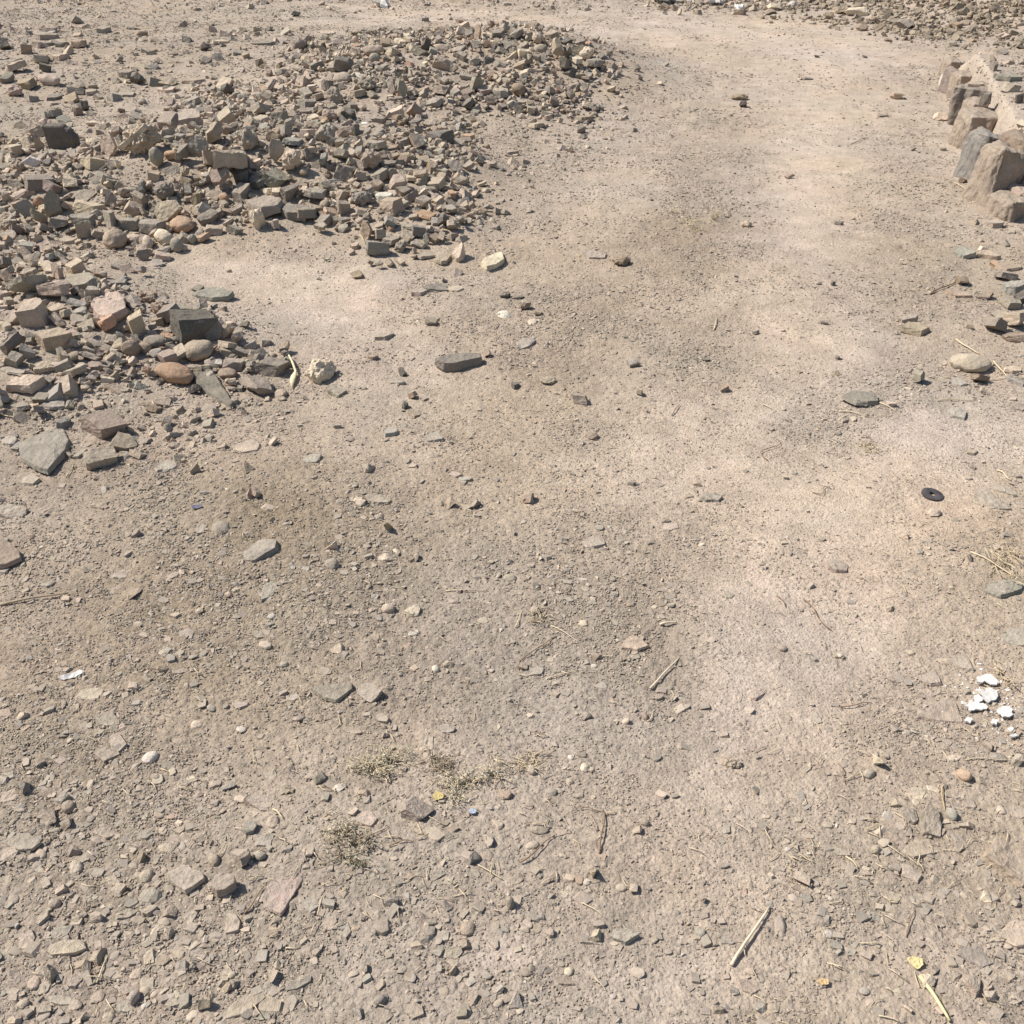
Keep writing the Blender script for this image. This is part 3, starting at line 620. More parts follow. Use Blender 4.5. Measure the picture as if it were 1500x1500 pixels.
# --- pebbly ground nearest the camera
parse(0, 1100, 3, """
660 28 76 58 w r | round white pebble with a black shadow on brown soil | round white pebble
470 15 120 90 m s e; 200 290 94 84 t k | pale cube-like stone in the pebbles | pale cube stone
280 205 84 64 b k; 175 62 60 44 k k; 458 365 120 66 t s e; 335 510 60 62 c r | cream round pebble in the gravel | cream round pebble
325 440 64 54 g k; 105 165 60 64 d k; 290 325 60 60 n k; 40 200 90 70 t s e; 300 245 64 60 n r; 645 550 70 66 t r; 520 610 76 66 t k; 500 568 54 54 c k; 660 640 104 74 g r
1165 388 96 60 b k; 1060 470 90 84 t k; 1100 340 70 64 b k; 1058 210 60 34 c r; 1325 465 86 50 m k; 1190 1115 110 90 t s; 1190 1040 80 90 b s e; 590 1085 54 74 g r; 765 1110 90 46 g s
190 735 70 76 g s; 180 1048 60 50 t k; 270 1095 120 50 g s; 430 905 84 84 t k; 505 920 96 54 m s; 490 978 104 64 t s; 232 985 54 84 g k; 390 648 110 44 t s; 345 735 60 50 t k; 425 735 66 60 g k
560 720 110 56 t s; 660 705 70 60 t k; 745 700 70 60 t k; 640 370 80 54 d s; 240 670 60 50 t r; 180 455 50 50 t r; 40 455 90 60 p s e; 700 280 50 36 n r; 1000 155 70 50 b k; 870 190 54 34 t k
1190 105 60 60 g s; 1245 175 70 44 t k; 1150 230 170 80 t s e; 735 425 80 44 t r; 685 115 50 36 t r; 840 120 60 36 c k; 1200 310 60 60 t r; 1280 90 60 50 d k; 1400 120 60 70 d k; 1485 165 50 44 w k
940 480 54 64 t r; 1140 460 60 44 b r; 830 735 90 80 t s e; 690 785 64 50 c k; 750 800 44 60 t k; 625 745 44 44 d k; 1200 795 50 50 n k; 1360 875 90 70 g s e; 1370 680 90 80 b s e; 940 830 60 50 t s e
905 825 30 36 w k; 660 905 60 70 t k; 710 925 90 50 n k; 780 895 60 44 n k; 600 980 64 50 t r; 800 950 60 60 b k; 850 950 40 40 k l; 900 1115 60 60 n k; 720 1060 50 44 t k; 685 1070 50 44 t r
120 830 80 90 p s e; 270 800 110 70 b s e; 40 860 60 60 n s e; 30 790 36 30 c r; 150 1020 60 60 t r; 100 1110 60 44 c r; 190 1140 70 50 m k; 330 1115 64 50 t r; 430 1080 64 50 t r; 550 1050 70 60 t s
550 1125 80 60 b s; 330 1010 80 80 t s e; 640 1055 50 40 c r; 350 935 50 44 n k; 380 945 44 60 c k; 60 650 50 44 g r; 30 570 60 54 n s e; 200 580 54 60 g s; 270 610 60 54 t k; 180 525 34 30 c k
1000 1040 60 54 n k; 1030 1030 60 44 g k; 1200 990 50 60 t k; 930 1085 40 54 c k; 970 1020 40 40 g k; 1450 760 70 60 t s e; 1220 940 44 50 t k; 1020 985 40 36 c r; 1150 1165 90 44 b s
620 470 50 60 n k; 600 510 80 26 t s; 545 465 36 22 c k; 1360 770 50 36 n k; 790 350 60 44 n s; 870 155 40 40 d k; 380 1165 60 40 t k; 480 1170 60 50 t r; 60 1180 70 40 t k
""")
traced(0, 1100, 3, [(720, 545), (800, 498), (885, 528), (895, 555), (850, 590), (812, 612), (790, 590)], 28, 'g', 'k', 'grey flat-topped stone with dark cut sides in the near gravel', 'grey flat-topped stone')
traced(0, 1100, 3, [(925, 585), (945, 545), (985, 532), (1030, 545), (1032, 575), (985, 605), (950, 610)], 56, 'g', 'k', 'grey cube-like stone beside the grey flat-topped stone', 'grey cube stone')
traced(0, 1100, 3, [(1150, 640), (1195, 570), (1265, 535), (1330, 535), (1325, 570), (1270, 640), (1235, 715), (1175, 690)], 12, 'm', 's', 'large mauve-grey slab half sunk in the near soil', 'half-sunk mauve slab')
traced(0, 1100, 3, [(988, 760), (1000, 712), (1035, 715), (1055, 745), (1048, 785), (990, 800)], 16, 't', 'k', 'tan cube-like stone at the tip of a thin straw', 'tan cube by the straw')
traced(0, 1100, 3, [(200, 875), (240, 840), (300, 825), (365, 832), (378, 865), (330, 885), (230, 895)], 18, 't', 's', 'long tan flat stone in the near pebbles', 'long tan flat stone')
traced(0, 1100, 3, [(0, 395), (70, 362), (125, 360), (180, 400), (140, 430), (80, 432)], 14, 'g', 's', 'pale grey pointed-oval stone at the picture edge', 'pale pointed-oval stone')
traced(0, 1100, 3, [(965, 1150), (1060, 1080), (1155, 1045), (1165, 1085), (1080, 1150), (990, 1175)], 8, 't', 's', 'long tan slab worn flush with the near soil', 'flush tan slab')
traced(0, 1100, 3, [(1250, 1050), (1268, 1018), (1370, 975), (1365, 1010), (1300, 1045)], 12, 'b', 's', 'blue-grey pointed slate chip in the near soil', 'blue-grey slate chip')
parse(450, 1100, 3, """
482 257 148 122 m w | mauve-grey faceted stone in front of the dry weeds | mauve faceted stone
262 300 100 76 p s e | pinkish oval stone pressed into the soil among weeds | pinkish oval stone
140 160 64 46 c k; 835 325 56 46 t k; 795 398 46 56 g k; 735 470 54 64 b k; 790 460 66 46 t r; 1020 348 84 40 t r; 1120 360 84 30 n s; 990 415 60 40 c r; 600 680 86 54 b k; 515 735 54 64 m k
705 780 66 64 t r | pale pitted pebble in the near gravel | pale pitted pebble
840 755 76 54 t s; 645 885 86 64 t k; 570 880 64 44 b k; 600 815 54 54 b s; 893 670 34 60 g r | small dark upright oval pebble | upright oval pebble
915 1095 66 84 b w | bluish pointed stone with a black shadow in the near soil | bluish pointed stone
1130 1010 96 54 m s | dark mauve chip with a broken corner | dark mauve chip
1395 820 130 80 b s e; 1065 800 44 54 m k; 1360 275 70 60 t s e; 320 1095 54 54 b r; 470 1140 90 80 t s e; 165 790 64 90 b s e; 165 630 44 40 n k; 840 1110 44 44 p r
60 120 64 40 d k; 200 265 50 40 p k; 250 190 60 40 n k; 510 350 110 50 t s e; 640 340 60 44 n k; 370 660 60 60 g k; 440 640 50 40 b k; 20 670 70 60 g s e; 15 880 50 60 t k; 150 770 40 50 b s
1150 560 60 40 t s; 1230 575 36 30 w r; 1260 540 30 44 t k; 1380 600 50 36 t r; 1435 600 40 36 t k; 1140 625 70 30 c k; 1480 315 44 40 t r; 1450 345 44 36 t k; 1010 780 44 50 t s; 1270 810 50 60 c k
1250 985 60 40 p k; 1345 1080 30 26 w r; 715 1015 50 44 w k; 450 990 60 44 n k; 640 965 36 50 n k; 525 830 60 44 b k; 690 850 54 50 n k; 740 540 44 40 b s; 560 550 80 50 b s e; 920 560 60 70 n s e
1160 30 30 24 w k; 1070 180 54 36 b r; 1190 195 50 30 d k; 870 190 60 50 n l; 1220 75 40 44 c r; 985 85 44 50 t r; 1155 135 36 30 c r; 680 1150 50 50 g k; 730 1090 50 70 n k; 220 1160 50 60 b k; 350 1165 60 50 g k
845 1050 40 60 b k; 1150 970 44 44 c r; 1255 1150 90 60 b s e; 1430 1110 50 44 t k; 1360 860 60 44 t s; 790 985 50 40 g k; 540 790 44 44 g k; 480 855 54 44 n k; 415 960 50 30 t k; 350 970 60 36 t k; 255 960 26 80 d s
""")
parse(1000, 1100, 3, """
1085 310 104 150 g s | tall smooth grey flat stone beside an orange straw in the near gravel | tall flat grey stone
1040 430 150 86 t s | tan half-moon flat stone in the near gravel | half-moon stone
1005 540 96 86 p s | pinkish five-sided flat stone below the half-moon stone | five-sided stone
1050 190 106 66 c k; 1235 105 76 60 o r | smooth pink oval pebble near the white plaster crumbs | pink oval pebble
1455 490 300 220 t s e | large tan boulder top worn flush with the near ground | flush tan boulder
1500 810 230 130 t s; 1280 910 170 110 g s | dark grey flat stone with a shaded front edge | dark grey flat stone
1275 1030 70 110 t s; 1465 270 130 60 p s; 292 1035 104 76 p s | pinkish rounded-corner slab on the pale wheel track | pink wheel-track slab
810 895 64 50 p k | small pink square stone in the near gravel | pink square stone
670 855 66 50 b s; 640 805 50 40 w r | white oval pebble in the near gravel | white oval pebble
425 770 60 120 g r e; 600 755 80 60 p r e; 212 50 96 64 t l; 297 400 40 24 k k; 145 260 40 60 b s e; 75 800 50 44 b r; 525 560 76 66 t k; 575 580 50 44 b k; 700 445 90 44 t s; 695 505 76 54 t s
920 640 90 44 t s; 930 350 56 30 k s; 865 345 54 44 t k; 1180 280 54 64 b r; 460 1040 80 44 p s; 1385 28 80 44 b r; 635 325 50 34 t k; 850 435 44 44 t r; 1110 565 50 44 t k; 490 650 60 44 p r e
740 885 50 44 b s e; 195 830 70 44 b s e; 1000 290 70 80 g s; 1210 385 70 50 b s e; 1110 120 50 50 t k; 1310 130 60 40 t k; 1195 30 70 30 c s; 820 100 54 44 g r; 545 90 60 54 t s e; 420 88 26 18 d k
860 40 50 54 t k; 1100 170 60 40 c s; 1260 230 60 60 p s; 1400 260 44 44 t r; 990 355 50 40 d k; 1470 40 60 60 g k; 940 230 50 44 t k; 640 430 50 36 d k; 545 245 44 30 b s; 515 300 36 26 t k
1250 330 90 40 t k; 920 690 60 40 t k; 1150 620 60 40 b s e; 1060 700 70 60 b s e; 1330 640 60 60 c k; 1450 640 60 60 t k; 1390 760 50 40 t k; 950 1060 60 40 t k; 800 1055 50 34 b r; 990 1135 40 40 c k
450 1115 60 90 t s e; 400 1130 60 44 t k; 570 1120 40 40 c k; 340 1130 60 50 b k; 160 1140 60 50 n k; 295 970 50 40 t k; 85 655 40 40 t k; 130 660 44 30 t k; 370 640 24 20 w k; 650 650 26 22 w r
1100 960 60 50 t k; 1170 1100 80 60 t s e; 1200 1000 60 50 t k; 1330 960 60 60 b s e; 1420 990 90 60 t s e; 1350 1080 60 50 t k; 1460 1090 70 60 p s e; 1080 1010 70 60 c k
""")
# ------------------------------------------------------------------ the stone edging of the raised bed
def edging(px, py, w, h, colr, form, label, depth=.16, yaw=0., lean=0., name='edging_stone'):
    k = len(RECS); rs = np.random.RandomState(5000+k)
    P = hit(px, py + h*.42); mpp = project(P)[2]/F
    W, H = w*1.12*mpp, h*1.06*mpp/.93
    a = .5
    Pn = [np.array([sx*.5*W, sy*.5*depth, sz*.5*H])*rs.uniform(.74, 1.06, 3) for sx in (-1, 1) for sy in (-1, 1) for sz in (-1, 1)]
    Pn += [np.array([rs.uniform(-.4, .4)*W, rs.uniform(-.4, .4)*depth, s*.56*H]) for s in (-1, 1)] + [np.array([s*.56*W, rs.uniform(-.3, .3)*depth, rs.uniform(-.3, .3)*H]) for s in (-1, 1)]
    V, T = hull(Pn)
    while len(T) < 9000: V, T = subdiv(V, T)
    V = relax(V, T, 4, .5); N = vnormals(V, T); off = rs.uniform(0, 50, 3); S = max(W, H)
    V = V + N*(S*.075*fbm(V/S*np.array([6, 6, 2.4])+off, 4, 5) + S*.022*fbm(V/S*16+off, 3, 7))[:, None]
    V[:, 2] = np.where(V[:, 2] > .26*H, .26*H + (V[:, 2]-.26*H)*.6, V[:, 2])
    V = V@rot(0, lean, yaw).T
    loc = np.array([P[0], P[1]+depth*.3, land1(P[0], P[1]) - .02 - V[:, 2].min()*.9])
    for it in range(3):
        A, B, _ = project(V+loc); loc[0] += (px-(A.max()+A.min())/2)*mpp
        loc[2] += (((B.max()+B.min())/2) - py)*mpp*.9 if it else 0
    low = land1(loc[0], loc[1]) - .10
    if V[:, 2].min()+loc[2] > low:                       # the foot is set into the soil
        zt = V[:, 2].max(); k2 = (loc[2]+zt-low)/(zt-V[:, 2].min()); V[:, 2] = zt - (zt-V[:, 2])*k2
    o = link(name, mesh_np(name, V, T, M_STONE, stone_cols(V, T, np.array(PAL[colr])*.92, rs, .5))); o.location = loc
    tag(o, label, 'edging stone', 'stones set on edge along the raised bed')
edging(1458, 262, 44, 92, 't', 'h', 'tall tan leaning stone of the edging, with a deep shadow at its foot', .20, .25, .16)
edging(1438, 232, 34, 74, 'b', 'h', 'blue-grey upright slab of the edging, behind the tall tan leaning stone', .22, .2, .12)
edging(1437, 192, 62, 54, 't', 'k', 'wide tan flat-topped stone of the edging, behind the blue-grey upright slab', .26, .1, .04)
edging(1434, 164, 38, 34, 't', 'k', 'smallest tan stone of the edging, between two wider blocks', .2, .1, 0)
edging(1428, 147, 52, 42, 'g', 'k', 'grey-brown block of the edging with a shaded near face', .24, -.5, 0)
edging(1397, 124, 18, 40, 'm', 'h', 'narrow mauve-grey stone of the edging beside the white leaning chip', .3, .1, .1)
edging(1413, 120, 30, 26, 't', 'k', 'low tan stone behind the grey-brown edging block', .2, .1, 0)
edging(1396, 98, 22, 22, 't', 'k', 'far end stone of the edging, square and tan', .2, .1, 0)
edging(1490, 236, 36, 70, 'n', 'k', 'rough brown pitted stone of the edging cut by the picture edge', .3, .1, .1)
edging(1478, 304, 44, 36, 't', 'k', 'yellow-tan block at the near end of the edging', .2, .4, 0)
edging(1492, 288, 24, 30, 'p', 'k', 'pinkish block at the near end of the edging, cut by the picture edge', .2, .2, 0)
for a in ((1456, 142, 20, 20, 'k', 'charcoal stone on the raised bed beside the grey-brown edging block'), (1455, 96, 14, 18, 'd', 'dark pointed stone at the far side of the raised bed'),  # first entry: the shade of a stone, built as a charcoal stone
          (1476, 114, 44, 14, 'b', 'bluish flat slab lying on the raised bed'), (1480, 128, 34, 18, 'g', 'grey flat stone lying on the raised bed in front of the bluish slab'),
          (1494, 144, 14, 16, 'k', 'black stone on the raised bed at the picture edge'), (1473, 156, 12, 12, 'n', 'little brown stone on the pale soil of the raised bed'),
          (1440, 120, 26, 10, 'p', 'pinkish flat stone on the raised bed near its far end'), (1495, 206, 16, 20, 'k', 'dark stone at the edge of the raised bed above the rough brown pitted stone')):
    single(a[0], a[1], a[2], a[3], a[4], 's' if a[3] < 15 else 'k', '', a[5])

# ------------------------------------------------------------------ upright slab of broken concrete in the heap
P = hit(95, 226); mpp = project(P)[2]/F
def chunk(w_, d_, h_, seed, notch=0):
    rs = np.random.RandomState(seed)
    q = [(-.5, 0), (.5, 0), (.5, .62), (.40, .70), (.36, .86), (.22, .90), (.16, 1.0), (-.5, 1.0)] if notch else [(-.5, 0), (.5, 0), (.5, 1), (-.5, 1)]
    import bmesh
    bm = bmesh.new(); f = bm.faces.new([bm.verts.new((x*w_, -d_/2, z*h_)) for x, z in q])
    e = bmesh.ops.extrude_face_region(bm, geom=[f]); bmesh.ops.translate(bm, verts=[v for v in e['geom'] if isinstance(v, bmesh.types.BMVert)], vec=(0, d_, 0))
    bmesh.ops.recalc_face_normals(bm, faces=bm.faces)
    bmesh.ops.bevel(bm, geom=list(bm.edges), offset=.006, segments=1, affect='EDGES'); bmesh.ops.triangulate(bm, faces=bm.faces)
    V = np.array([v.co[:] for v in bm.verts]); T = np.array([[v.index for v in f.verts] for f in bm.faces]); bm.free()
    for _ in range(4): V, T = subdiv(V, T)
    V = V + vnormals(V, T)*(.006*fbm(V*22+seed, 3, 3))[:, None]; return V, T
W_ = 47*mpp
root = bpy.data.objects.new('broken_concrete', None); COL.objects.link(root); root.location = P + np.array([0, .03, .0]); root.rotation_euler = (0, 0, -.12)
tag(root, 'upright slab of broken concrete with a shade-dark face and a sunlit pale ledge at its foot', 'concrete slab')
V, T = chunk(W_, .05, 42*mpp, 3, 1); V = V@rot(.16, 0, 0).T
link('upright_plate', mesh_np('upright_plate', V, T, M_STONE, stone_cols(V, T, (.15, .135, .115), np.random.RandomState(1), .15)), root)  # the plate's dark tone has the shade on its face painted in
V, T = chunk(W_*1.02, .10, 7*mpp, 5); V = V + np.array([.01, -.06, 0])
link('foot_ledge', mesh_np('foot_ledge', V, T, M_STONE, stone_cols(V, T, (.36, .31, .24), np.random.RandomState(2), .3)), root)  # the sunlit part of the concrete, painted paler than the shaded plate
# crumbly chunk of mortar with a pale straight edge
P = hit(210, 222); mpp = project(P)[2]/F; rs = np.random.RandomState(8)
V, T = ico()
for _ in range(5): V, T = subdiv(V, T)
V = V/np.linalg.norm(V, axis=1)[:, None]; V = V*np.array([.5, .32, .36]); V[:, 2] = np.minimum(V[:, 2], .30)
V = V + vnormals(V, T)*(.16*fbm(V*7, 3, 3) + .09*fbm(V*16, 2, 5))[:, None]
V = V*52*mpp; V = V@rot(0, -.38, .1).T; V[:, 2] -= V[:, 2].min()
root = bpy.data.objects.new('mortar_chunk', None); COL.objects.link(root); root.location = P - np.array([0, 0, .02]); tag(root, 'crumbly chunk of old mortar with a pale straight board edge along its top', 'mortar chunk')
link('mortar', mesh_np('mortar', V, T, M_STONE, stone_cols(V, T, PAL['t'], rs, .3)), root)
b_, t_ = hull([(x*28*mpp, y*.02, z*.012) for x in (-.95, .85) for y in (-1, 1) for z in (-1, 1)])
for _ in range(4): b_, t_ = subdiv(b_, t_)
b_ = b_ + .003*fbm(b_*60, 2, 1)[:, None]; b_ = b_@rot(0, -.62, .1).T + np.array([-.02, -.03, 30*mpp])
link('straight_edge', mesh_np('straight_edge', b_, t_, M_STONE, stone_cols(b_, t_, PAL['c'], rs, .2)), root)

# ------------------------------------------------------------------ labels of the single stones
for r in RECS:
    if any(r['o'].name.startswith(x) for x in ('zzz',)): continue
def zone_of(r):
    x, y = np.array([r['px']]), np.array([r['py']])
    if in_poly(x, y, HEAP2)[0]: return 'far heap'
    if in_poly(x, y, HEAP1)[0]: return 'long heap'
    if in_poly(x, y, HEAP3)[0]: return 'low near heap'
    if r['py'] < 240 and r['px'] < 480: return 'rubble field'
    return 'track'
HN = {'k': 'rubble_block', 's': 'flat_rubble_stone', 'h': 'rubble_shard', 'w': 'rubble_wedge', 'r': 'rounded_rubble_stone', 'l': 'rubble_lump'}
TN = {'k': 'loose_stone', 's': 'flat_stone', 'h': 'stone_shard', 'w': 'pointed_stone', 'r': 'pebble', 'l': 'earth_clod'}
for r in RECS: r['z'] = zone_of(r)
def size_word(r):
    s = max(r['w'], r['h'])*r['mpp']
    return 'tiny' if s < .025 else 'small' if s < .06 else 'fist-sized' if s < .12 else 'hand-sized' if s < .2 else 'large'
# beyond 300 of a kind, the smallest unlabelled ones become one mass
MASS = []
for zs, lim in ((('far heap', 'long heap', 'low near heap', 'rubble field'), 290), (('track',), 290)):
    S = sorted([r for r in RECS if r['z'] in zs and not r['label']], key=lambda r: -r['w']*r['h'])
    nl = sum(1 for r in RECS if r['z'] in zs and r['label'])
    MASS += S[max(0, lim-nl):]
mids = set(id(r) for r in MASS)
KEEP = [r for r in RECS if id(r) not in mids]
LAND = [r for r in KEEP if r['mark']]
LANDX = LAND + [dict(px=1366, py=726, mark='black rubber ring', z='track'), dict(px=1447, py=998, mark='white plaster sheet', z='track'), dict(px=1099, py=1373, mark='thick grey stick', z='track'),
                dict(px=95, py=205, mark='upright concrete slab', z='long heap'), dict(px=575, py=1120, mark='green-grey weed', z='track'), dict(px=1020, py=320, mark='weed on the track crown', z='track'), dict(px=1430, py=180, mark='stone edging', z='track'), dict(px=1445, py=840, mark='long straw at the track edge', z='track')]
groups = {}
for r in KEEP:
    nm = (HN if r['z'] != 'track' else TN)[r['f']]
    r['nm'] = nm; r['o'].name = nm; r['o'].data.name = nm
    r['grp'] = {'far heap': 'stones of the far heap', 'long heap': 'stones of the long heap', 'low near heap': 'stones of the low near heap', 'rubble field': 'stones strewn behind the heaps', 'track': 'loose stones on the ground'}[r['z']]
    if r['label']: continue
    best = min(LANDX, key=lambda m: ((m['px']-r['px'])**2 + (1.7*(m['py']-r['py']))**2)**.5 * (1 if m['z'] == r['z'] else 1.6))
    dx, dy = r['px']-best['px'], (r['py']-best['py'])*1.7
    a = math.degrees(math.atan2(-dy, dx)) % 360
    tside, oside = ('track side', 'outer side') if r['z'] != 'track' else ('edging side', 'heap side')
    rel = [('on the %s of' % tside, ''), ('behind', ', ' + tside), ('behind', ''), ('behind', ', ' + oside), ('on the %s of' % oside, ''), ('before', ', ' + oside), ('in front of', ''), ('before', ', ' + tside)][int(((a+22.5) % 360)//45)]
    noun = {'k': 'blocky stone', 's': 'flat stone', 'h': 'upright shard', 'w': 'wedge', 'r': 'rounded stone', 'l': 'crumbly lump'}[r['f']]
    if r['e']: noun = 'sunk ' + noun
    D = f"{size_word(r)} {CNAME[r['c']]} {noun} {rel[0]} the {best['mark']}{rel[1]}"
    groups.setdefault(D, []).append((math.hypot(dx, dy), r))
ORD = ['first', 'second', 'third', 'fourth', 'fifth', 'sixth', 'seventh', 'eighth', 'ninth', 'tenth']
for D, rr in groups.items():
    rr.sort(key=lambda q: q[0])
    for k, (d_, r) in enumerate(rr):
        r['label'] = D if len(rr) == 1 else f"{ORD[k] if k < 10 else 'last'} {D}"
for r in KEEP:
    w_ = r['label'].split()
    if len(w_) > 15: r['label'] = ' '.join(x for x in w_ if x not in ('small', 'tiny', 'large', 'fist-sized', 'hand-sized'))
for r in KEEP: tag(r['o'], r['label'], {'far heap': 'rubble'}.get(r['z'], 'stone' if r['z'] == 'track' else 'rubble'), r['grp'])
EX = {'heap': [[], [], [], 0], 'track': [[], [], [], 0]}
for r in MASS:
    e = EX['track' if r['z'] == 'track' else 'heap']; me = r['o'].data; nV = len(me.vertices)
    v = np.empty(nV*3, np.float32); me.vertices.foreach_get('co', v); f = np.empty(len(me.loops), np.int32); me.loops.foreach_get('vertex_index', f)
    c = np.empty(nV*4, np.float32); me.attributes['tint'].data.foreach_get('color', c)
    e[0].append(v.reshape(-1, 3)+np.array(r['o'].location)); e[1].append(f.reshape(-1, 3)+e[3]); e[2].append(c.reshape(-1, 4)[:, :3]); e[3] += nV
    bpy.data.objects.remove(r['o']); bpy.data.meshes.remove(me)

# ------------------------------------------------------------------ rubble and gravel that nobody could count
rng = np.random.RandomState(42)
def library(n, kind, level, seed):
    L = []
    for k in range(n):
        rs = np.random.RandomState(seed+k)
        if kind == 'ang':
            V, T = cut_block(rs, .5, rs.uniform(.28, .46), rs.uniform(.14, .36), rs.randint(4, 7), .4)
        else:
            P = rs.normal(size=(8 if kind == 'chip' else 14, 3)); P = P/np.linalg.norm(P, axis=1)[:, None]*np.array([.5, rs.uniform(.32, .46), rs.uniform(.18, .32)]); V, T = hull(P)
        for _ in range(level): V, T = subdiv(V, T)
        if level and kind != 'ang': V = relax(V, T, level+1, .5)
        elif level > 1: V = V + vnormals(V, T)*(.03*fbm(V*6+k, 2, 3))[:, None]
        V = V/np.ptp(V, 0).max()
        L.append((V, T))
    return L
def scatter(name, libs, pos, size, yaw, tilt, col, extra=None, jit=.18):
    """one mesh out of many little stones"""
    Vs, Ts, Cs, n0 = [], [], [], 0
    which = rng.randint(0, len(libs), len(pos))
    for k, (V, T) in enumerate(libs):
        S = np.where(which == k)[0]
        if not len(S): continue
        m = len(S); cz, sz = np.cos(yaw[S]), np.sin(yaw[S]); cx, sx = np.cos(tilt[S, 0]), np.sin(tilt[S, 0]); cy, sy = np.cos(tilt[S, 1]), np.sin(tilt[S, 1])
        v = V[None]*size[S, None, None]
        x, y, z = v[..., 0], v[..., 1], v[..., 2]
        y, z = y*cx[:, None]-z*sx[:, None], y*sx[:, None]+z*cx[:, None]
        x, z = x*cy[:, None]+z*sy[:, None], -x*sy[:, None]+z*cy[:, None]
        x, y = x*cz[:, None]-y*sz[:, None], x*sz[:, None]+y*cz[:, None]
        v = np.stack([x, y, z], -1) + pos[S][:, None]
        Vs.append(v.reshape(-1, 3)); Ts.append((T[None] + (n0 + np.arange(m)*len(V))[:, None, None]).reshape(-1, 3)); n0 += m*len(V)
        Cs.append((col[S][:, None, :]*(1+jit*0)*np.ones((1, len(V), 1))).reshape(-1, 3))
    if extra and extra[3]:
        Vs.append(np.concatenate(extra[0])); Ts.append(np.concatenate(extra[1])+n0); Cs.append(np.concatenate(extra[2])); n0 += extra[3]
    o = link(name, mesh_np(name, np.concatenate(Vs), np.concatenate(Ts), M_GRAVEL if name != 'rubble_fragments' else M_STONE, np.concatenate(Cs), False))
    tag(o, kind='stuff'); return o
def tints(n, keys, p, v=.14):
    A = np.array([PAL[k] for k in keys]); c = A[rng.choice(len(keys), n, p=p)]
    return c*(1+rng.uniform(-v, v, (n, 1)))*(1+rng.uniform(-.03, .03, (n, 3)))

# rubble between the single stones of the heaps, over the field behind them and on the far bank
P_, S_, L_ = [], [], []
def rain(n, xr, yr, smin, smax, dens, lift):
    x = rng.uniform(*xr, n); y = rng.uniform(*yr, n); z = land(x, y); px, py, _ = project(np.stack([x, y, z], -1)); px = px + rng.normal(0, 20, n); py = py + rng.normal(0, 9, n)
    d = dens(px, py, x, y)*(.65+.9*fbm(np.stack([x, y], -1)*2.4, 3, 19))
    ok = rng.rand(n) < d; x, y, z = x[ok], y[ok], z[ok]
    s = smin*(1-rng.rand(len(x))*(1-(smin/smax)**1.7))**(-1/1.7)
    z = z + s*rng.uniform(-.08, .12, len(x)) + lift*rng.rand(len(x))*rng.rand(len(x))
    P_.append(np.stack([x, y, z], -1)); S_.append(s)
heap = lambda px, py, x, y: (in_poly(px, py, HEAP1) | in_poly(px, py, HEAP2) | in_poly(px, py, HEAP3)).astype(float)
rain(9500, (-4.6, 1.3), (2.9, 10.5), .035, .085, heap, .04)
rain(44000, (-4.6, 1.3), (2.9, 10.5), .022, .06, heap, .03)
rain(9000, (-9, -1), (6.0, 13), .03, .13, lambda px, py, x, y: in_poly(px, py, FIELD)*.38, .0)
rain(9000, (-2, 2.5), (3.5, 9.5), .018, .07, lambda px, py, x, y: in_poly(px, py, SKIRT1)*.55 + in_poly(px, py, SKIRT3)*.3, .0)
rain(5000, (-2.2, 0), (2.3, 3.6), .014, .05, lambda px, py, x, y: in_poly(px, py, SKIRT3)*.55, .0)
rain(60000, (1.2, 9.5), (9, 16), .022, .09, lambda px, py, x, y: in_poly(px, py, BANK)*.8, .03)
rain(5000, (-9, 3), (11.0, 15), .025, .10, lambda px, py, x, y: (py < 14)*.6 + .05*(py < 40), .0)
rain(3200, (2.0, 3.8), (3.2, 7.5), .02, .07, lambda px, py, x, y: ((px > 1330) & (py > 330) & (py < 620))*.6 + (((x-WA[0])*wn[0]+(y-WA[1])*wn[1] > .1) & (py < 330))*.5, .0)
pos = np.concatenate(P_); s = np.concatenate(S_)
cen = np.array([r['xy'] for r in KEEP if r['z'] != 'track' or r['py'] < 720]); rad = np.array([max(r['w'], .7*r['h'])*r['mpp']*.5 for r in KEEP if r['z'] != 'track' or r['py'] < 720])
clear = np.ones(len(pos), bool)
cen = np.concatenate([cen, [hit(95, 222)[:2]+[0, -.05], hit(210, 222)[:2], hit(75, 240)[:2]]]); rad = np.concatenate([rad, [.17, .17, .1]])
for c_, q_ in zip(cen, rad): clear &= (np.hypot(pos[:, 0]-c_[0], (pos[:, 1]-c_[1]+.35*q_)*.8) > q_*np.where(s > .03, .78, .6) + s*.22) | (s < .018)
pos, s = pos[clear], s[clear]; n = len(pos); print('rubble', n)
LIBA = library(40, 'ang', 2, 300); LIBA1 = library(30, 'ang', 1, 500); LIBR = library(20, 'rnd', 2, 700); LIB0 = [x for x in library(60, 'chip', 0, 900)]
bpx, bpy_, _ = project(pos); bank_ = in_poly(bpx, bpy_, [(x, y+12) for x, y in BANK]) & (bpx > 1150)
rt = tints(n, 'gdbtcpomny', [.25, .12, .08, .26, .05, .07, .02, .05, .08, .02])*.80 + np.array([.40, .34, .268])*.25
rt[bank_] = rt[bank_]*.35 + np.array([.22, .178, .128])*.75
scatter('rubble_fragments', LIBA + LIBR[:6], pos, s, rng.uniform(0, 2*PI, n), rng.normal(0, .45, (n, 2)), rt, EX['heap'])

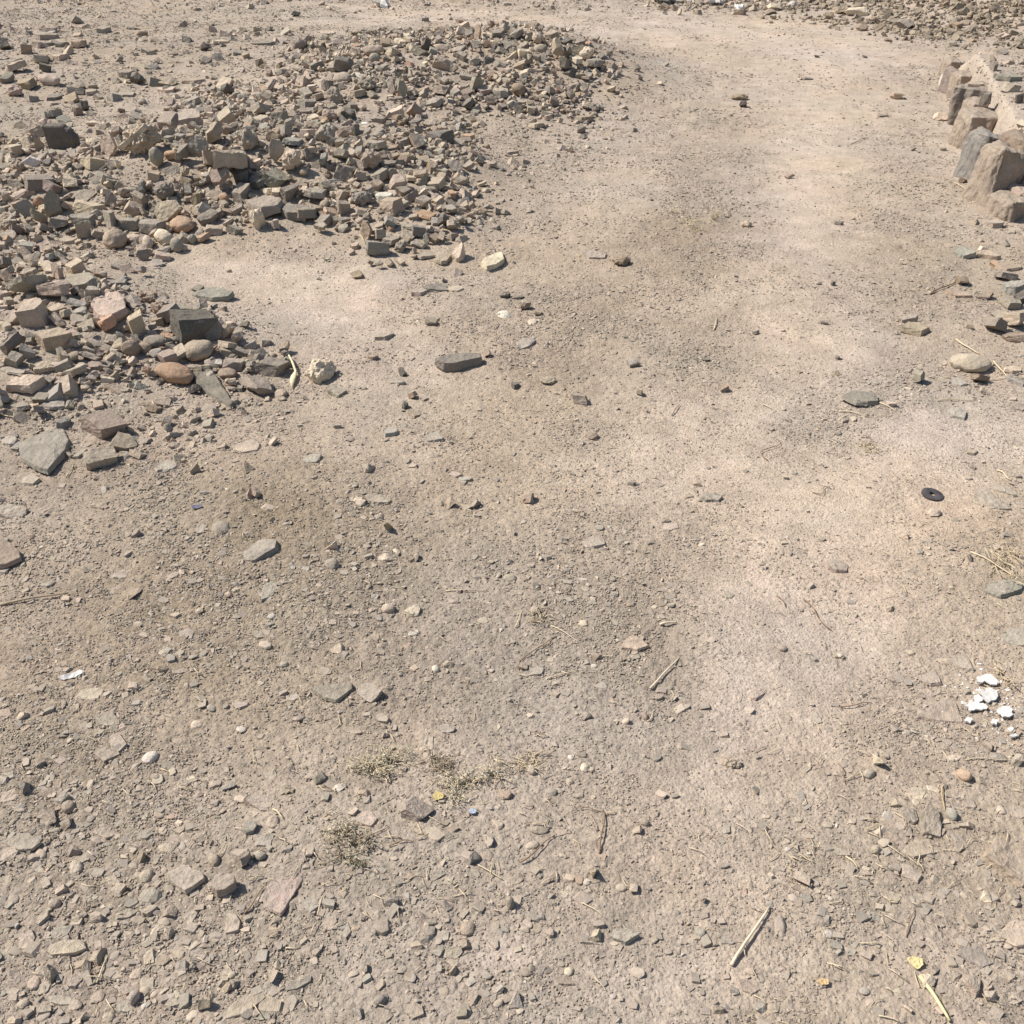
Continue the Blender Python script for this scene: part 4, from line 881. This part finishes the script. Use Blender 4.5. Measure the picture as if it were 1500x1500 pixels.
# gravel and grit: the farther away, the larger the smallest grain that is built
P_, S_ = [], []
def gravel_density(x, y, z):
    px, py, _ = project(np.stack([x, y, z], -1)); v = zone(x, y, z)
    g_ = np.clip(.66 - .76*v, .15, 1.4)
    g_ = g_*(.32+1.4*smooth(-.28, .42, fbm(np.stack([x, y], -1)*5.0, 3, 29)))
    return g_, px, py
for y0, y1, d0 in ((.35, 1.2, 1.85), (1.2, 2.0, 2.2), (2.0, 3.0, 2.9), (3.0, 4.5, 3.9), (4.5, 7, 5.6), (7, 13.5, 9)):
    smin = max(.0034, 1.55*d0/1050); hw_ = 1.0+.62*y1; A = 2*hw_*(y1-y0)
    N = int(A*(5200 if y1 < 3.1 else 3600)*(smin/.01)**-2.15)
    x = rng.uniform(-hw_, hw_, N); y = rng.uniform(y0, y1, N); z = land(x, y); g_, px, py = gravel_density(x, y, z)
    ok = rng.rand(N) < g_*.72; x, y, z, px, py = x[ok], y[ok], z[ok], px[ok], py[ok]
    s = smin*(1-rng.rand(len(x))*(1-(smin/np.maximum(.024, 2.2*smin))**2.9))**(-1/2.9)
    P_.append(np.stack([x, y, z], -1)); S_.append(s)
# pebbly corners close to the camera
N = 26000; x = rng.uniform(-1.3, 1.3, N); y = rng.uniform(.4, 2.0, N); z = land(x, y); px, py, _ = project(np.stack([x, y, z], -1))
d = np.exp(-((px-150)/330)**2-((py-1400)/190)**2) + .55*np.exp(-((px-1400)/220)**2-((py-1330)/230)**2) + .5*np.exp(-((px-640)/200)**2-((py-1330)/160)**2)
ok = rng.rand(N) < d*.5*np.clip(.9-zone(x, y, z)*.8, .05, 1); x, y, z = x[ok], y[ok], z[ok]
P_.append(np.stack([x, y, z], -1)); S_.append(.0065*(1-rng.rand(len(x))*(1-(.0065/.030)**1.9))**(-1/1.9))
pos = np.concatenate(P_); s = np.concatenate(S_); n = len(pos); print('gravel', n)
pos[:, 2] += s*rng.uniform(-.16, .08, n) + .0008
dep = project(pos)[2]; pxs = s*1050/dep
col = tints(n, 'gdbtcpomnyw', [.235, .10, .10, .25, .075, .08, .01, .05, .07, .02, .01]); 
col = col*.45 + np.array([.366, .312, .252])*.55
yaw = rng.uniform(0, 2*PI, n); tilt = rng.normal(0, .18, (n, 2))
bigm = pxs > 7
flatten = lambda L: [(V*np.array([1, 1, .7]), T) for V, T in L]
scatter('gravel', flatten(LIBA1+LIBR[6:]), pos[bigm], s[bigm], yaw[bigm], tilt[bigm], col[bigm], EX['track'])
scatter('grit', LIB0, pos[~bigm], s[~bigm], yaw[~bigm], tilt[~bigm], col[~bigm])

# ------------------------------------------------------------------ straws, sticks and twigs
def tube(pts, rad, seg=7, flat_=1.0):
    pts = np.array(pts, float); n = len(pts); rad = np.broadcast_to(rad, n)
    V, T = [], []
    for i in range(n):
        d = pts[min(i+1, n-1)]-pts[max(i-1, 0)]; d /= np.linalg.norm(d)+1e-9
        a = np.cross(d, [0, 0, 1.]); a /= np.linalg.norm(a)+1e-9; b_ = np.cross(a, d)
        for k in range(seg):
            t_ = 2*PI*k/seg; V.append(pts[i] + rad[i]*(a*math.cos(t_) + b_*math.sin(t_)*flat_))
    for i in range(n-1):
        for k in range(seg):
            p, q_ = i*seg+k, i*seg+(k+1) % seg; T += [(p, q_, q_+seg), (p, q_+seg, p+seg)]
    V += [pts[0], pts[-1]]; c0, c1 = len(V)-2, len(V)-1
    for k in range(seg): T += [(c0, (k+1) % seg, k), (c1, (n-1)*seg+k, (n-1)*seg+(k+1) % seg)]
    return np.array(V), np.array(T)
def stalk(name, x0, y0, x1, y1, wpx, material, label, cat, group=None, kink=.03, lift=.004, taper=.6, seed=0):
    rs = np.random.RandomState(seed + int(x0*7+y0)); A, B = hit(x0, y0), hit(x1, y1); n = 9
    r = .5*(wpx*.62)*project(A)[2]/F; L = np.linalg.norm(B-A); side = np.cross((B-A)/L, [0, 0, 1.]); pts = []
    w1, w2 = rs.normal(0, kink), rs.normal(0, kink)
    for i in range(n):
        t_ = i/(n-1); p = A*(1-t_)+B*t_ + side*L*(w1*math.sin(PI*t_) + w2*math.sin(2*PI*t_)) + rs.normal(0, .05*r, 3)
        p[2] = land1(p[0], p[1]) + r + lift*(.4+math.sin(PI*t_)); pts.append(p)
    V, T = tube(np.array(pts)-A, r*np.linspace(1, taper, n)); o = link(name, mesh_np(name, V, T, material)); o.location = A
    tag(o, label, cat, group); return o
ST = lambda *a, **k: stalk('straw', *a, M_STRAW, k.pop('label'), 'straw', 'dry straws lying on the ground', **k)
stalk('stick', 1071, 1416, 1127, 1330, 8.5, M_PALE, 'thick pale grey stick lying on the near wheel track', 'stick', kink=.004, lift=.004)
stalk('reed', 1347, 1433, 1390, 1498, 11, M_REED, 'pale yellow reed stalk near the bottom corner of the ground', 'reed', kink=.006)
stalk('stick', 0, 888, 101, 871, 6, M_DSTK, 'grey crooked stick reaching in over the dark soil', 'stick', kink=.012, lift=.004)
stalk('stick', 952, 1010, 995, 965, 4.5, M_PALE, 'pale straight stick in front of the cream pyramid stone', 'stick', kink=.004)
stalk('stick', 966, 917, 991, 914, 6, M_PALE, 'short pale stub of stick behind the cream pyramid stone', 'stick', kink=.01)
stalk('twig', 762, 1265, 813, 1225, 4, M_TWIG, 'dark brown twig lying beside the upright oval pebble', 'twig', kink=.04)
stalk('twig', 878, 1252, 885, 1191, 5, M_TWIG, 'reddish brown twig standing up to the bent thin twig', 'twig', kink=.02)
stalk('twig', 850, 1186, 884, 1190, 2.5, M_TWIG, 'bent thin twig across the top of the reddish brown twig', 'twig', kink=.03)
stalk('twig', 1176, 878, 1218, 925, 3.2, M_TWIG, 'brown twig with a dark tip on the pale wheel track', 'twig', kink=.04)
stalk('twig', 1138, 874, 1150, 890, 3, M_TWIG, 'short brown twig beside the brown twig with a dark tip', 'twig', kink=.05)
stalk('twig', 1190, 722, 1218, 717, 2.5, M_TWIG, 'thin curved twig between the two wheel tracks', 'twig', kink=.12)
stalk('twig', 1230, 1036, 1277, 1031, 3, M_TWIG, 'thin brown twig near the pink triangular slab', 'twig', kink=.04)
stalk('twig', 761, 970, 812, 934, 3, M_TWIG, 'grey-brown twig in the middle of the gravel', 'twig', kink=.02)
stalk('twig', 358, 1340, 387, 1300, 4, M_TWIG, 'dark twig leading to the tan cube-like stone', 'twig', kink=.03)
stalk('twig', 1362, 432, 1400, 415, 4, M_TWIG, 'dark twig among flat stones at the gritty track edge', 'twig', kink=.06)
stalk('twig', 570, 1240, 606, 1235, 3.5, M_TWIG, 'dark stem lying out of the flattened weed', 'twig', kink=.05)
stalk('twig', 1246, 212, 1272, 203, 2, M_TWIG, 'hair-thin twig on the far wheel track', 'twig', kink=.03)
stalk('twig', 984, 610, 996, 594, 2.6, M_TWIG, 'short brown twig on the pale track behind the brown cube stone', 'twig', kink=.03)
stalk('twig', 1125, 676, 1137, 643, 2.2, M_TWIG, 'fine twig near the green-grey worn stone', 'twig', kink=.1)
stalk('twig', 1228, 1120, 1238, 1150, 2.5, M_TWIG, 'thin red-brown twig on the near wheel track', 'twig', kink=.04)
stalk('twig', 1382, 1150, 1384, 1190, 3.2, M_ORG, 'orange dry stem beside the tall smooth grey stone', 'twig', kink=.05)
stalk('twig', 1327, 1374, 1340, 1334, 3, M_TWIG, 'brown half-buried stem in the near gravel', 'twig', kink=.03)
for k, (x0, y0, x1, y1, w_, lab) in enumerate((
    (653, 867, 715, 866, 3, 'straight level straw in the middle of the gravel'), (755, 920, 765, 895, 3, 'short upright straw near the grey-brown twig'), (790, 912, 805, 893, 2.2, 'thin slanting straw behind the grey-brown twig'),
    (807, 917, 847, 942, 2.6, 'long thin straw leading towards the cream pyramid stone'), (801, 995, 848, 983, 3, 'yellowish bent straw in front of the grey-brown twig'), (948, 1058, 961, 1045, 3, 'short pale straw in front of the pale straight stick'),
    (880, 963, 903, 963, 2.4, 'green-tinged straw beside the cream pyramid stone'), (1422, 810, 1492, 850, 4, 'long thick straw at the track edge by the dry grass'), (1430, 1018, 1480, 1000, 2.5, 'thin straw beside the white plaster sheet'),
    (700, 1268, 737, 1290, 3.4, 'pale double straw near the bluish pebbles'), (527, 1237, 570, 1212, 4, 'pale thick straw across the flattened weed'), (588, 1295, 620, 1286, 2.6, 'thin straw in front of the flattened weed'),
    (852, 1323, 888, 1347, 3, 'pale straw in the near gravel by the dark mauve chip'), (871, 1433, 888, 1453, 2.6, 'short straw near the dark mauve chip'), (142, 1441, 158, 1403, 5, 'pale thick straw among the near pebbles'),
    (400, 1187, 415, 1200, 5, 'curved pale straw stub beside the pebbles'), (369, 1258, 385, 1246, 5, 'crooked straw lying over a tan stone'), (1289, 1233, 1328, 1258, 3, 'thin straw behind the half-moon stone'),
    (1239, 1256, 1256, 1273, 4.5, 'short thick pale straw on the near wheel track edge'), (1104, 1459, 1122, 1472, 3, 'pale straw beside the pinkish rounded-corner slab'), (1287, 1489, 1318, 1499, 4, 'straw at the very bottom of the ground'),
    (1414, 1114, 1490, 1113, 2.6, 'long level straw near the pink oval pebble'), (1380, 1102, 1390, 1117, 2.6, 'short straw behind the pink oval pebble'), (1448, 558, 1500, 556, 2.6, 'level straw behind the pale long stone'),
    (1400, 498, 1434, 520, 4, 'brownish straw lying up to the pale long stone'), (1455, 530, 1475, 555, 4, 'dark straw on the edging side of the pale long stone'), (1372, 588, 1430, 586, 3, 'long thin reddish straw on the track edge'),
    (1045, 485, 1050, 467, 3, 'short straw standing out of the gritty track crown'), (1117, 593, 1130, 600, 2.6, 'tiny pale straw on the worn track'), (1228, 604, 1272, 611, 2.6, 'thin straw in front of the green-grey flat stone'),
    (1288, 591, 1312, 604, 3, 'straw lying at the tip of the green-grey flat stone'), (1216, 646, 1225, 651, 2.4, 'tiny straw at the grey patch of track'), (1460, 690, 1480, 705, 4, 'pale straw by the smooth dust patch'),
    (320, 150, 362, 156, 2.2, 'straw lying on the dirt behind the long heap'), (662, 176, 692, 190, 2.4, 'pale straw at the track edge of the heaps'), (1398, 268, 1420, 282, 2, 'fine pale straw at the foot of the edging'),
    (0, 608, 40, 618, 3, 'pale curved straw in front of the low near heap'), (97, 700, 107, 683, 3, 'short straw beside the large green-grey slab'), (527, 345, 535, 358, 2.2, 'straw leaning on the tan upright shard'),
    (555, 1178, 580, 1165, 2.4, 'fine straw behind the mauve faceted stone'), (465, 1342, 475, 1310, 3.6, 'straw standing by the half-sunk mauve slab'), (490, 1070, 500, 1040, 2.4, 'fine straw beside the dark rounded stone'))):
    ST(x0, y0, x1, y1, w_, label=lab, kink=.012+.012*(k % 3), lift=.003)
# tiny bits of chaff
Vs, Ts, n0 = [], [], 0
for k in range(650):
    j = rng.randint(5); cx_, cy_, sx_, sy_ = [(560, 1230, 170, 110), (1420, 800, 90, 330), (750, 950, 330, 160), (1300, 1280, 200, 160), (300, 1250, 260, 170)][j]
    px_, py_ = rng.normal(cx_, sx_), rng.normal(cy_, sy_*.8)
    if not (0 < py_ < 1540 and -60 < px_ < 1560): continue
    A = hit(px_, py_) if False else None
    d_ = ray(px_, py_); t_ = CAM_H/-d_[2]; x, y = d_[0]*t_, d_[1]*t_; L = rng.uniform(.008, .035); a_ = rng.uniform(0, PI); dx, dy = math.cos(a_)*L, math.sin(a_)*L
    mx, my = rng.normal(0, .12*L, 2)
    q_ = [np.array([x, y, land1(x, y)+.004]), np.array([x+dx/2+mx, y+dy/2+my, land1(x+dx/2, y+dy/2)+rng.uniform(.004, .009)]), np.array([x+dx, y+dy, land1(x+dx, y+dy)+.004])]
    V, T = tube(q_, rng.uniform(.0005, .0011), 4); Vs.append(V); Ts.append(T+n0); n0 += len(V)
o = link('straw_litter', mesh_np('straw_litter', np.concatenate(Vs), np.concatenate(Ts), M_STRAW)); tag(o, kind='stuff')

# ------------------------------------------------------------------ litter
P = hit(1365.7, 726); mpp = project(P)[2]/F; R = 16*mpp
V, T = [], []; NS = 48
prof = [(1.0, -.10), (1.0, .03), (.95, .06), (.33, .06), (.27, .03), (.27, -.10)]
for i in range(NS):
    a_ = 2*PI*i/NS
    for r_, z_ in prof: V.append((R*r_*math.cos(a_), R*r_*math.sin(a_), R*z_))
K = len(prof)
for i in range(NS):
    for k in range(K):
        a_, b_, c_, d_ = i*K+k, i*K+(k+1) % K, ((i+1) % NS)*K+(k+1) % K, ((i+1) % NS)*K+k; T += [(a_, d_, c_), (a_, c_, b_)]
o = link('rubber_ring', mesh_np('rubber_ring', V, T, M_RUB)); o.location = P + np.array([0, 0, R*.06+.003]); o.rotation_euler = (.05, .12, 0)
tag(o, 'flat black rubber ring lying on the pale wheel track', 'rubber ring')
def scrap(name, ox, oy, s_, poly, material, label, cat, thick=.004, curl=.3, rough_=.004, group=None):
    if name == 'plaster_flake': rough_, thick = .0009, min(thick, .0035)
    k_ = .9 if name == 'plaster_flake' else 1; mx_, my_ = np.mean([x for x, y in poly]), np.mean([y for x, y in poly]); poly = [(mx_+(x-mx_)*k_, my_+(y-my_)*k_) for x, y in poly]
    q_ = [(ox+x/s_, oy+y/s_) for x, y in poly]; A = hit(np.mean([a for a, b in q_]), np.mean([b for a, b in q_])); p3 = []
    for a, b in q_:
        d_ = ray(a, b); t_ = (CAM_H-A[2]-.004)/-d_[2]; p3.append((d_[0]*t_-A[0], d_[1]*t_-A[1]))
    if name in ('plaster_flake', 'leaf', 'plastic_litter'):
        r2 = np.random.RandomState(len(poly)+int(abs(poly[0][0]))); e3 = np.ptp(np.array(p3), 0).max(); out = []
        for k in range(len(p3)):
            a3, b3 = np.array(p3[k]), np.array(p3[(k+1) % len(p3)])
            for t3 in (0, .33, .66): out.append(a3+(b3-a3)*t3 + r2.normal(0, .045, 2)*e3*(.4 if name == 'leaf' else 1))
        p3 = out
    p3 = np.array(p3); ce = p3.mean(0); S = np.ptp(p3, 0).max(); import bmesh
    bm = bmesh.new(); vs = [bm.verts.new((x, y, thick)) for x, y in p3]; f = bm.faces.new(vs)
    if f.normal.z < 0: f.normal_flip()
    e = bmesh.ops.extrude_face_region(bm, geom=[f]); bmesh.ops.translate(bm, verts=[v for v in e['geom'] if isinstance(v, bmesh.types.BMVert)], vec=(0, 0, -thick))
    bmesh.ops.recalc_face_normals(bm, faces=bm.faces); bmesh.ops.triangulate(bm, faces=bm.faces)
    V = np.array([v.co[:] for v in bm.verts]); T = np.array([[v.index for v in f.verts] for f in bm.faces]); bm.free()
    for _ in range(4): V, T = subdiv(V, T)
    V[:, 2] += S*curl*.25*fbm(V/S*2.2*np.array([1, 1, 0])+ox+poly[0][0], 2, 3) + rough_*fbm(V/S*np.array([9, 9, 0])+7, 2, 4)
    V[:, 2] += .006; o = link(name, mesh_np(name, V, T, material)); o.location = A; tag(o, label, cat, group); return o
L3 = (1000, 700, 3)
scrap('plaster_flake', *L3, [(1295, 905), (1290, 875), (1325, 865), (1360, 872), (1392, 905), (1385, 922), (1340, 910)], M_WHITE, 'biggest white sheet of broken plaster on the track edge', 'plaster', .005, .15, .003, 'white plaster crumbs')
scrap('plaster_flake', *L3, [(1240, 1010), (1255, 985), (1290, 988), (1335, 1005), (1340, 1022), (1295, 1028), (1260, 1030)], M_WHITE, 'long white plaster flake in front of the biggest white sheet', 'plaster', .0035, .15, .003, 'white plaster crumbs')
scrap('plaster_flake', *L3, [(1300, 935), (1345, 925), (1390, 935), (1385, 985), (1345, 992), (1300, 975)], M_PAPER, 'dirty pale plaster patch between two white flakes', 'plaster', .004, .1, .004, 'white plaster crumbs')
scrap('plaster_flake', *L3, [(1378, 1040), (1385, 1015), (1440, 1005), (1455, 1030), (1440, 1060), (1405, 1058)], M_WHITE, 'crumbled white plaster flake at the picture-edge side of the others', 'plaster', .0035, .15, .004, 'white plaster crumbs')
scrap('plaster_flake', *L3, [(1350, 1085), (1360, 1065), (1388, 1070), (1380, 1092)], M_WHITE, 'small square white plaster crumb in front of the others', 'plaster', .0035, .1, .002, 'white plaster crumbs')
scrap('plaster_flake', *L3, [(1232, 1075), (1245, 1058), (1270, 1062), (1265, 1085)], M_WHITE, 'small white plaster crumb touching the pink triangular slab', 'plaster', .0035, .1, .002, 'white plaster crumbs')
scrap('plaster_flake', *L3, [(1425, 1110), (1440, 1095), (1455, 1110), (1442, 1122)], M_WHITE, 'smallest white plaster crumb near the picture edge', 'plaster', .0035, .1, .002, 'white plaster crumbs')
scrap('plaster_flake', *L3, [(1430, 1140), (1460, 1128), (1475, 1138), (1450, 1150)], M_PAPER, 'dull whitish plaster crumb in front of the smallest white one', 'plaster', .0035, .1, .002, 'white plaster crumbs')
scrap('plaster_flake', *L3, [(1270, 960), (1300, 955), (1320, 985), (1290, 1000)], M_WHITE, 'thin white plaster flake beside the dirty pale patch', 'plaster', .0035, .1, .002, 'white plaster crumbs')
scrap('leaf', 450, 1100, 3, [(550, 205), (565, 180), (605, 195), (595, 212), (560, 220)], M_YEL, 'bright yellow leaf behind the mauve faceted stone', 'leaf', .001, .2, .0015)
scrap('leaf', *(1000, 1100, 3), [(982, 915), (1010, 905), (1050, 915), (1058, 945), (1030, 962), (1010, 950)], M_PYEL, 'pale yellow torn leaf beside the pale yellow reed', 'leaf', .001, .2, .0015)
scrap('leaf', *(1000, 1100, 3), [(585, 1015), (605, 1002), (640, 1008), (640, 1028), (610, 1032)], M_ORG, 'small orange-yellow leaf on the near wheel track', 'leaf', .001, .2, .0015)
scrap('plastic_scrap', 450, 1100, 3, [(708, 268), (720, 255), (745, 262), (740, 278), (718, 278)], M_BLUE, 'tiny light blue plastic scrap near the mauve faceted stone', 'plastic scrap', .001, .2, .001)
scrap('plastic_scrap', 0, 700, 3, [(840, 122), (885, 120), (890, 130), (870, 138), (842, 134)], M_PURP, 'tiny dark purple plastic scrap on the dirt before the hollow-sided rock', 'plastic scrap', .001, .2, .001)
scrap('paper_scrap', 0, 700, 3, [(255, 885), (300, 862), (350, 845), (372, 855), (330, 876), (280, 890)], M_PAPER, 'crumpled whitish scrap in the brown soil', 'paper scrap', .001, .5, .002)
scrap('paper_scrap', 450, 150, 3.0, [(225, 100), (250, 92), (275, 100), (265, 118), (235, 118)], M_WHITE, 'white scrap of paper under a dark block in the heap', 'paper scrap', .002, .5)
scrap('paper_scrap', 450, 0, 3, [(530, 640), (545, 640), (575, 660), (590, 672), (565, 668)], M_WHITE, 'white paper strip beside the black square slab', 'paper scrap', .002, .5)
for k, (x, y, w_, h_, lab) in enumerate(((560, 8, 24, 9, 'white crumpled plastic lying on the far dirt behind the far heap'), (968, 4, 26, 9, 'white plastic litter at the start of the far bank'), (1004, 3, 22, 8, 'second white litter piece along the foot of the far bank'),
                                    (1048, 5, 18, 8, 'third white litter piece along the foot of the far bank'), (1083, 16, 14, 5, 'flat whitish litter in front of the far bank foot'), (1162, 7, 16, 8, 'white litter piece farthest along the bank foot towards the stony slope'))):
    scrap('plastic_litter', x, y, 1, [(-w_/2, 0), (-w_/4, -h_/2), (w_/3, -h_/2), (w_/2, 0), (w_/4, h_/2), (-w_/3, h_/2.2)], M_WHITE, lab, 'litter', .03, 1.2, .03, 'white litter at the far edge')
# powder and crumbs of plaster round the flakes
m_ = 150; cx_ = hit(1447, 1035); pos_ = np.stack([cx_[0]+rng.normal(0, .05, m_), cx_[1]+rng.normal(0, .055, m_)], -1); z_ = land(pos_[:, 0], pos_[:, 1])
pos_ = np.concatenate([pos_, z_[:, None]+.001], 1); s_c = .0025*(1-rng.rand(m_)*.93)**(-1/1.6)
pl = scatter('plaster_crumbs', flatten(LIBA1), pos_, np.minimum(s_c, .012), rng.uniform(0, 6, m_), rng.normal(0, .2, (m_, 2)), np.array([.68, .65, .6])*(1+rng.uniform(-.15, .1, (m_, 1))))
# husk: a dry pod on a thin stem
P = hit(430, 565); mpp = project(P)[2]/F
root = bpy.data.objects.new('dry_husk', None); COL.objects.link(root); root.location = P; tag(root, 'pale dry husk with a thin stem between two rocks at the heap foot', 'husk')
def gp(px_, py_, up=.006): h_ = hit(px_, py_); h_[2] += up; return h_-P
V, T = tube([gp(424, 528, .02), gp(430, 540, .02), gp(434, 550, .015), gp(432, 556)], [.003, .004, .004, .004]); link('stem', mesh_np('stem', V, T, M_HUSK), root)
V, T = tube([gp(433, 549, .012), gp(431, 556, .014), gp(429, 563, .014), gp(428, 571, .006)], [.004, .010, .009, .002], 8, .5); link('pod', mesh_np('pod', V, T, M_HUSK), root)

# ------------------------------------------------------------------ dry weeds
def weed(name, px_, py_, rx, ry, ntw, leaves, m1, m2, label, hmax=.03, seed=0, straws=0):
    rs = np.random.RandomState(seed); A = hit(px_, py_); mpp = project(A)[2]/F; ax, ay = rx*mpp, ry*mpp/math.sin(math.atan2(CAM_H, A[1]))
    root = bpy.data.objects.new(name, None); COL.objects.link(root); root.location = A; tag(root, label, 'weed')
    Vs, Ts, n0, Lv, Lt, l0 = [], [], 0, [], [], 0
    cen_ = np.array([[rs.uniform(-.8, .8)*ax, rs.uniform(-.8, .8)*ay] for _ in range(5)])
    leaves = int(leaves*.32); ntw = int(ntw*1.1)
    for k in range(ntw):
        a_ = rs.uniform(0, 2*PI); r_ = rs.uniform(.2, 1)**.7; b0 = cen_[rs.randint(5)] + np.array([rs.normal(0, .08)*ax, rs.normal(0, .08)*ay]); e = b0 + np.array([math.cos(a_)*ax*r_, math.sin(a_)*ay*r_])*.8; pts = []
        bend = rs.normal(0, .15, 2)*max(ax, ay); hh = .55*hmax*rs.uniform(.1, 1)
        for i in range(6):
            t_ = i/5; p = b0*(1-t_)+e*t_ + bend*math.sin(PI*t_) + rs.normal(0, .002, 2)
            pts.append((p[0], p[1], land1(A[0]+p[0], A[1]+p[1]) - A[2] + .002 + hh*math.sin(PI*.75*t_)))
        V, T = tube(pts, np.linspace(.0011, .0005, 6), 4); Vs.append(V); Ts.append(T+n0); n0 += len(V)
        for j in range(leaves):
            t_ = rs.uniform(.25, 1)*5; i = min(int(t_), 4); c = np.array(pts[i])*(1-(t_-i)) + np.array(pts[i+1])*(t_-i) + rs.normal(0, .004, 3)
            s_ = rs.uniform(.0014, .0036); R_ = rot(rs.uniform(-1, 1), rs.uniform(-1, 1), rs.uniform(0, 6.3))
            q_ = np.array([[-1, 0, 0], [0, -.45, .15], [1, 0, 0], [0, .45, .15]])*s_
            Lv.append(q_@R_.T + c); Lt += [(l0, l0+1, l0+2), (l0, l0+2, l0+3)]; l0 += 4
    link('stems', mesh_np('stems', np.concatenate(Vs), np.concatenate(Ts), m2), root)
    if l0: link('foliage', mesh_np('foliage', np.concatenate(Lv), np.array(Lt), m1), root)
weed('dry_weed', 575, 1118, 48, 24, 60, 34, M_WEED, M_STRAW, 'olive weed tuft behind the mauve faceted stone', .04, 1)
weed('dry_weed', 655, 1118, 42, 20, 40, 12, M_WEED2, M_DSTK, 'grey withered weed beside the olive tuft', .03, 2)
weed('dry_weed', 692, 1152, 44, 26, 60, 30, M_WEED2, M_STRAW, 'pale tan weed cushion behind the tiny blue scrap', .03, 3)
weed('dry_weed', 745, 1112, 46, 16, 34, 2, M_WEED2, M_STRAW, 'flattened straw-coloured weed pointing along the gravel', .02, 4)
weed('dry_weed', 520, 1240, 52, 26, 55, 14, M_WEED, M_DSTK, 'flattened dark-rooted weed in front of the mauve faceted stone', .03, 5)
weed('dry_weed', 522, 1268, 14, 8, 16, 26, M_GREEN, M_TWIG, 'small dark green weed clump with a black shadow', .03, 6)
weed('dry_weed', 1018, 330, 26, 11, 30, 34, M_WEED2, M_STRAW, 'grey weed cushion on the crown of the far track', .05, 7)
weed('dry_weed', 1048, 317, 14, 6, 20, 30, M_GREEN, M_STRAW, 'green weed tuft behind the grey cushion on the track crown', .06, 8)
weed('dry_weed', 995, 312, 12, 5, 12, 18, M_WEED, M_STRAW, 'small pale weed on the heap side of the grey cushion', .04, 9)
weed('dry_weed', 1273, 655, 14, 8, 22, 4, M_PYEL, M_STRAW, 'pale straw tuft on the grey patch of the track', .03, 10)
weed('dry_grass', 1478, 830, 26, 32, 50, 0, M_STRAW, M_STRAW, 'dry grass tuft at the track edge by the bluish worn stone', .05, 11)
weed('dry_grass', 1490, 1010, 18, 30, 26, 6, M_WEED, M_STRAW, 'dry grass beside the biggest white plaster sheet', .04, 12)
weed('dry_weed', 775, 905, 26, 14, 22, 1, M_PYEL, M_STRAW, 'yellow withered tuft in the middle of the gravel', .02, 13)
weed('dry_weed', 590, 155, 5, 3, 3, 2, M_WEED, M_STRAW, 'little tuft between blocks of the far heap', .05, 14) if False else None
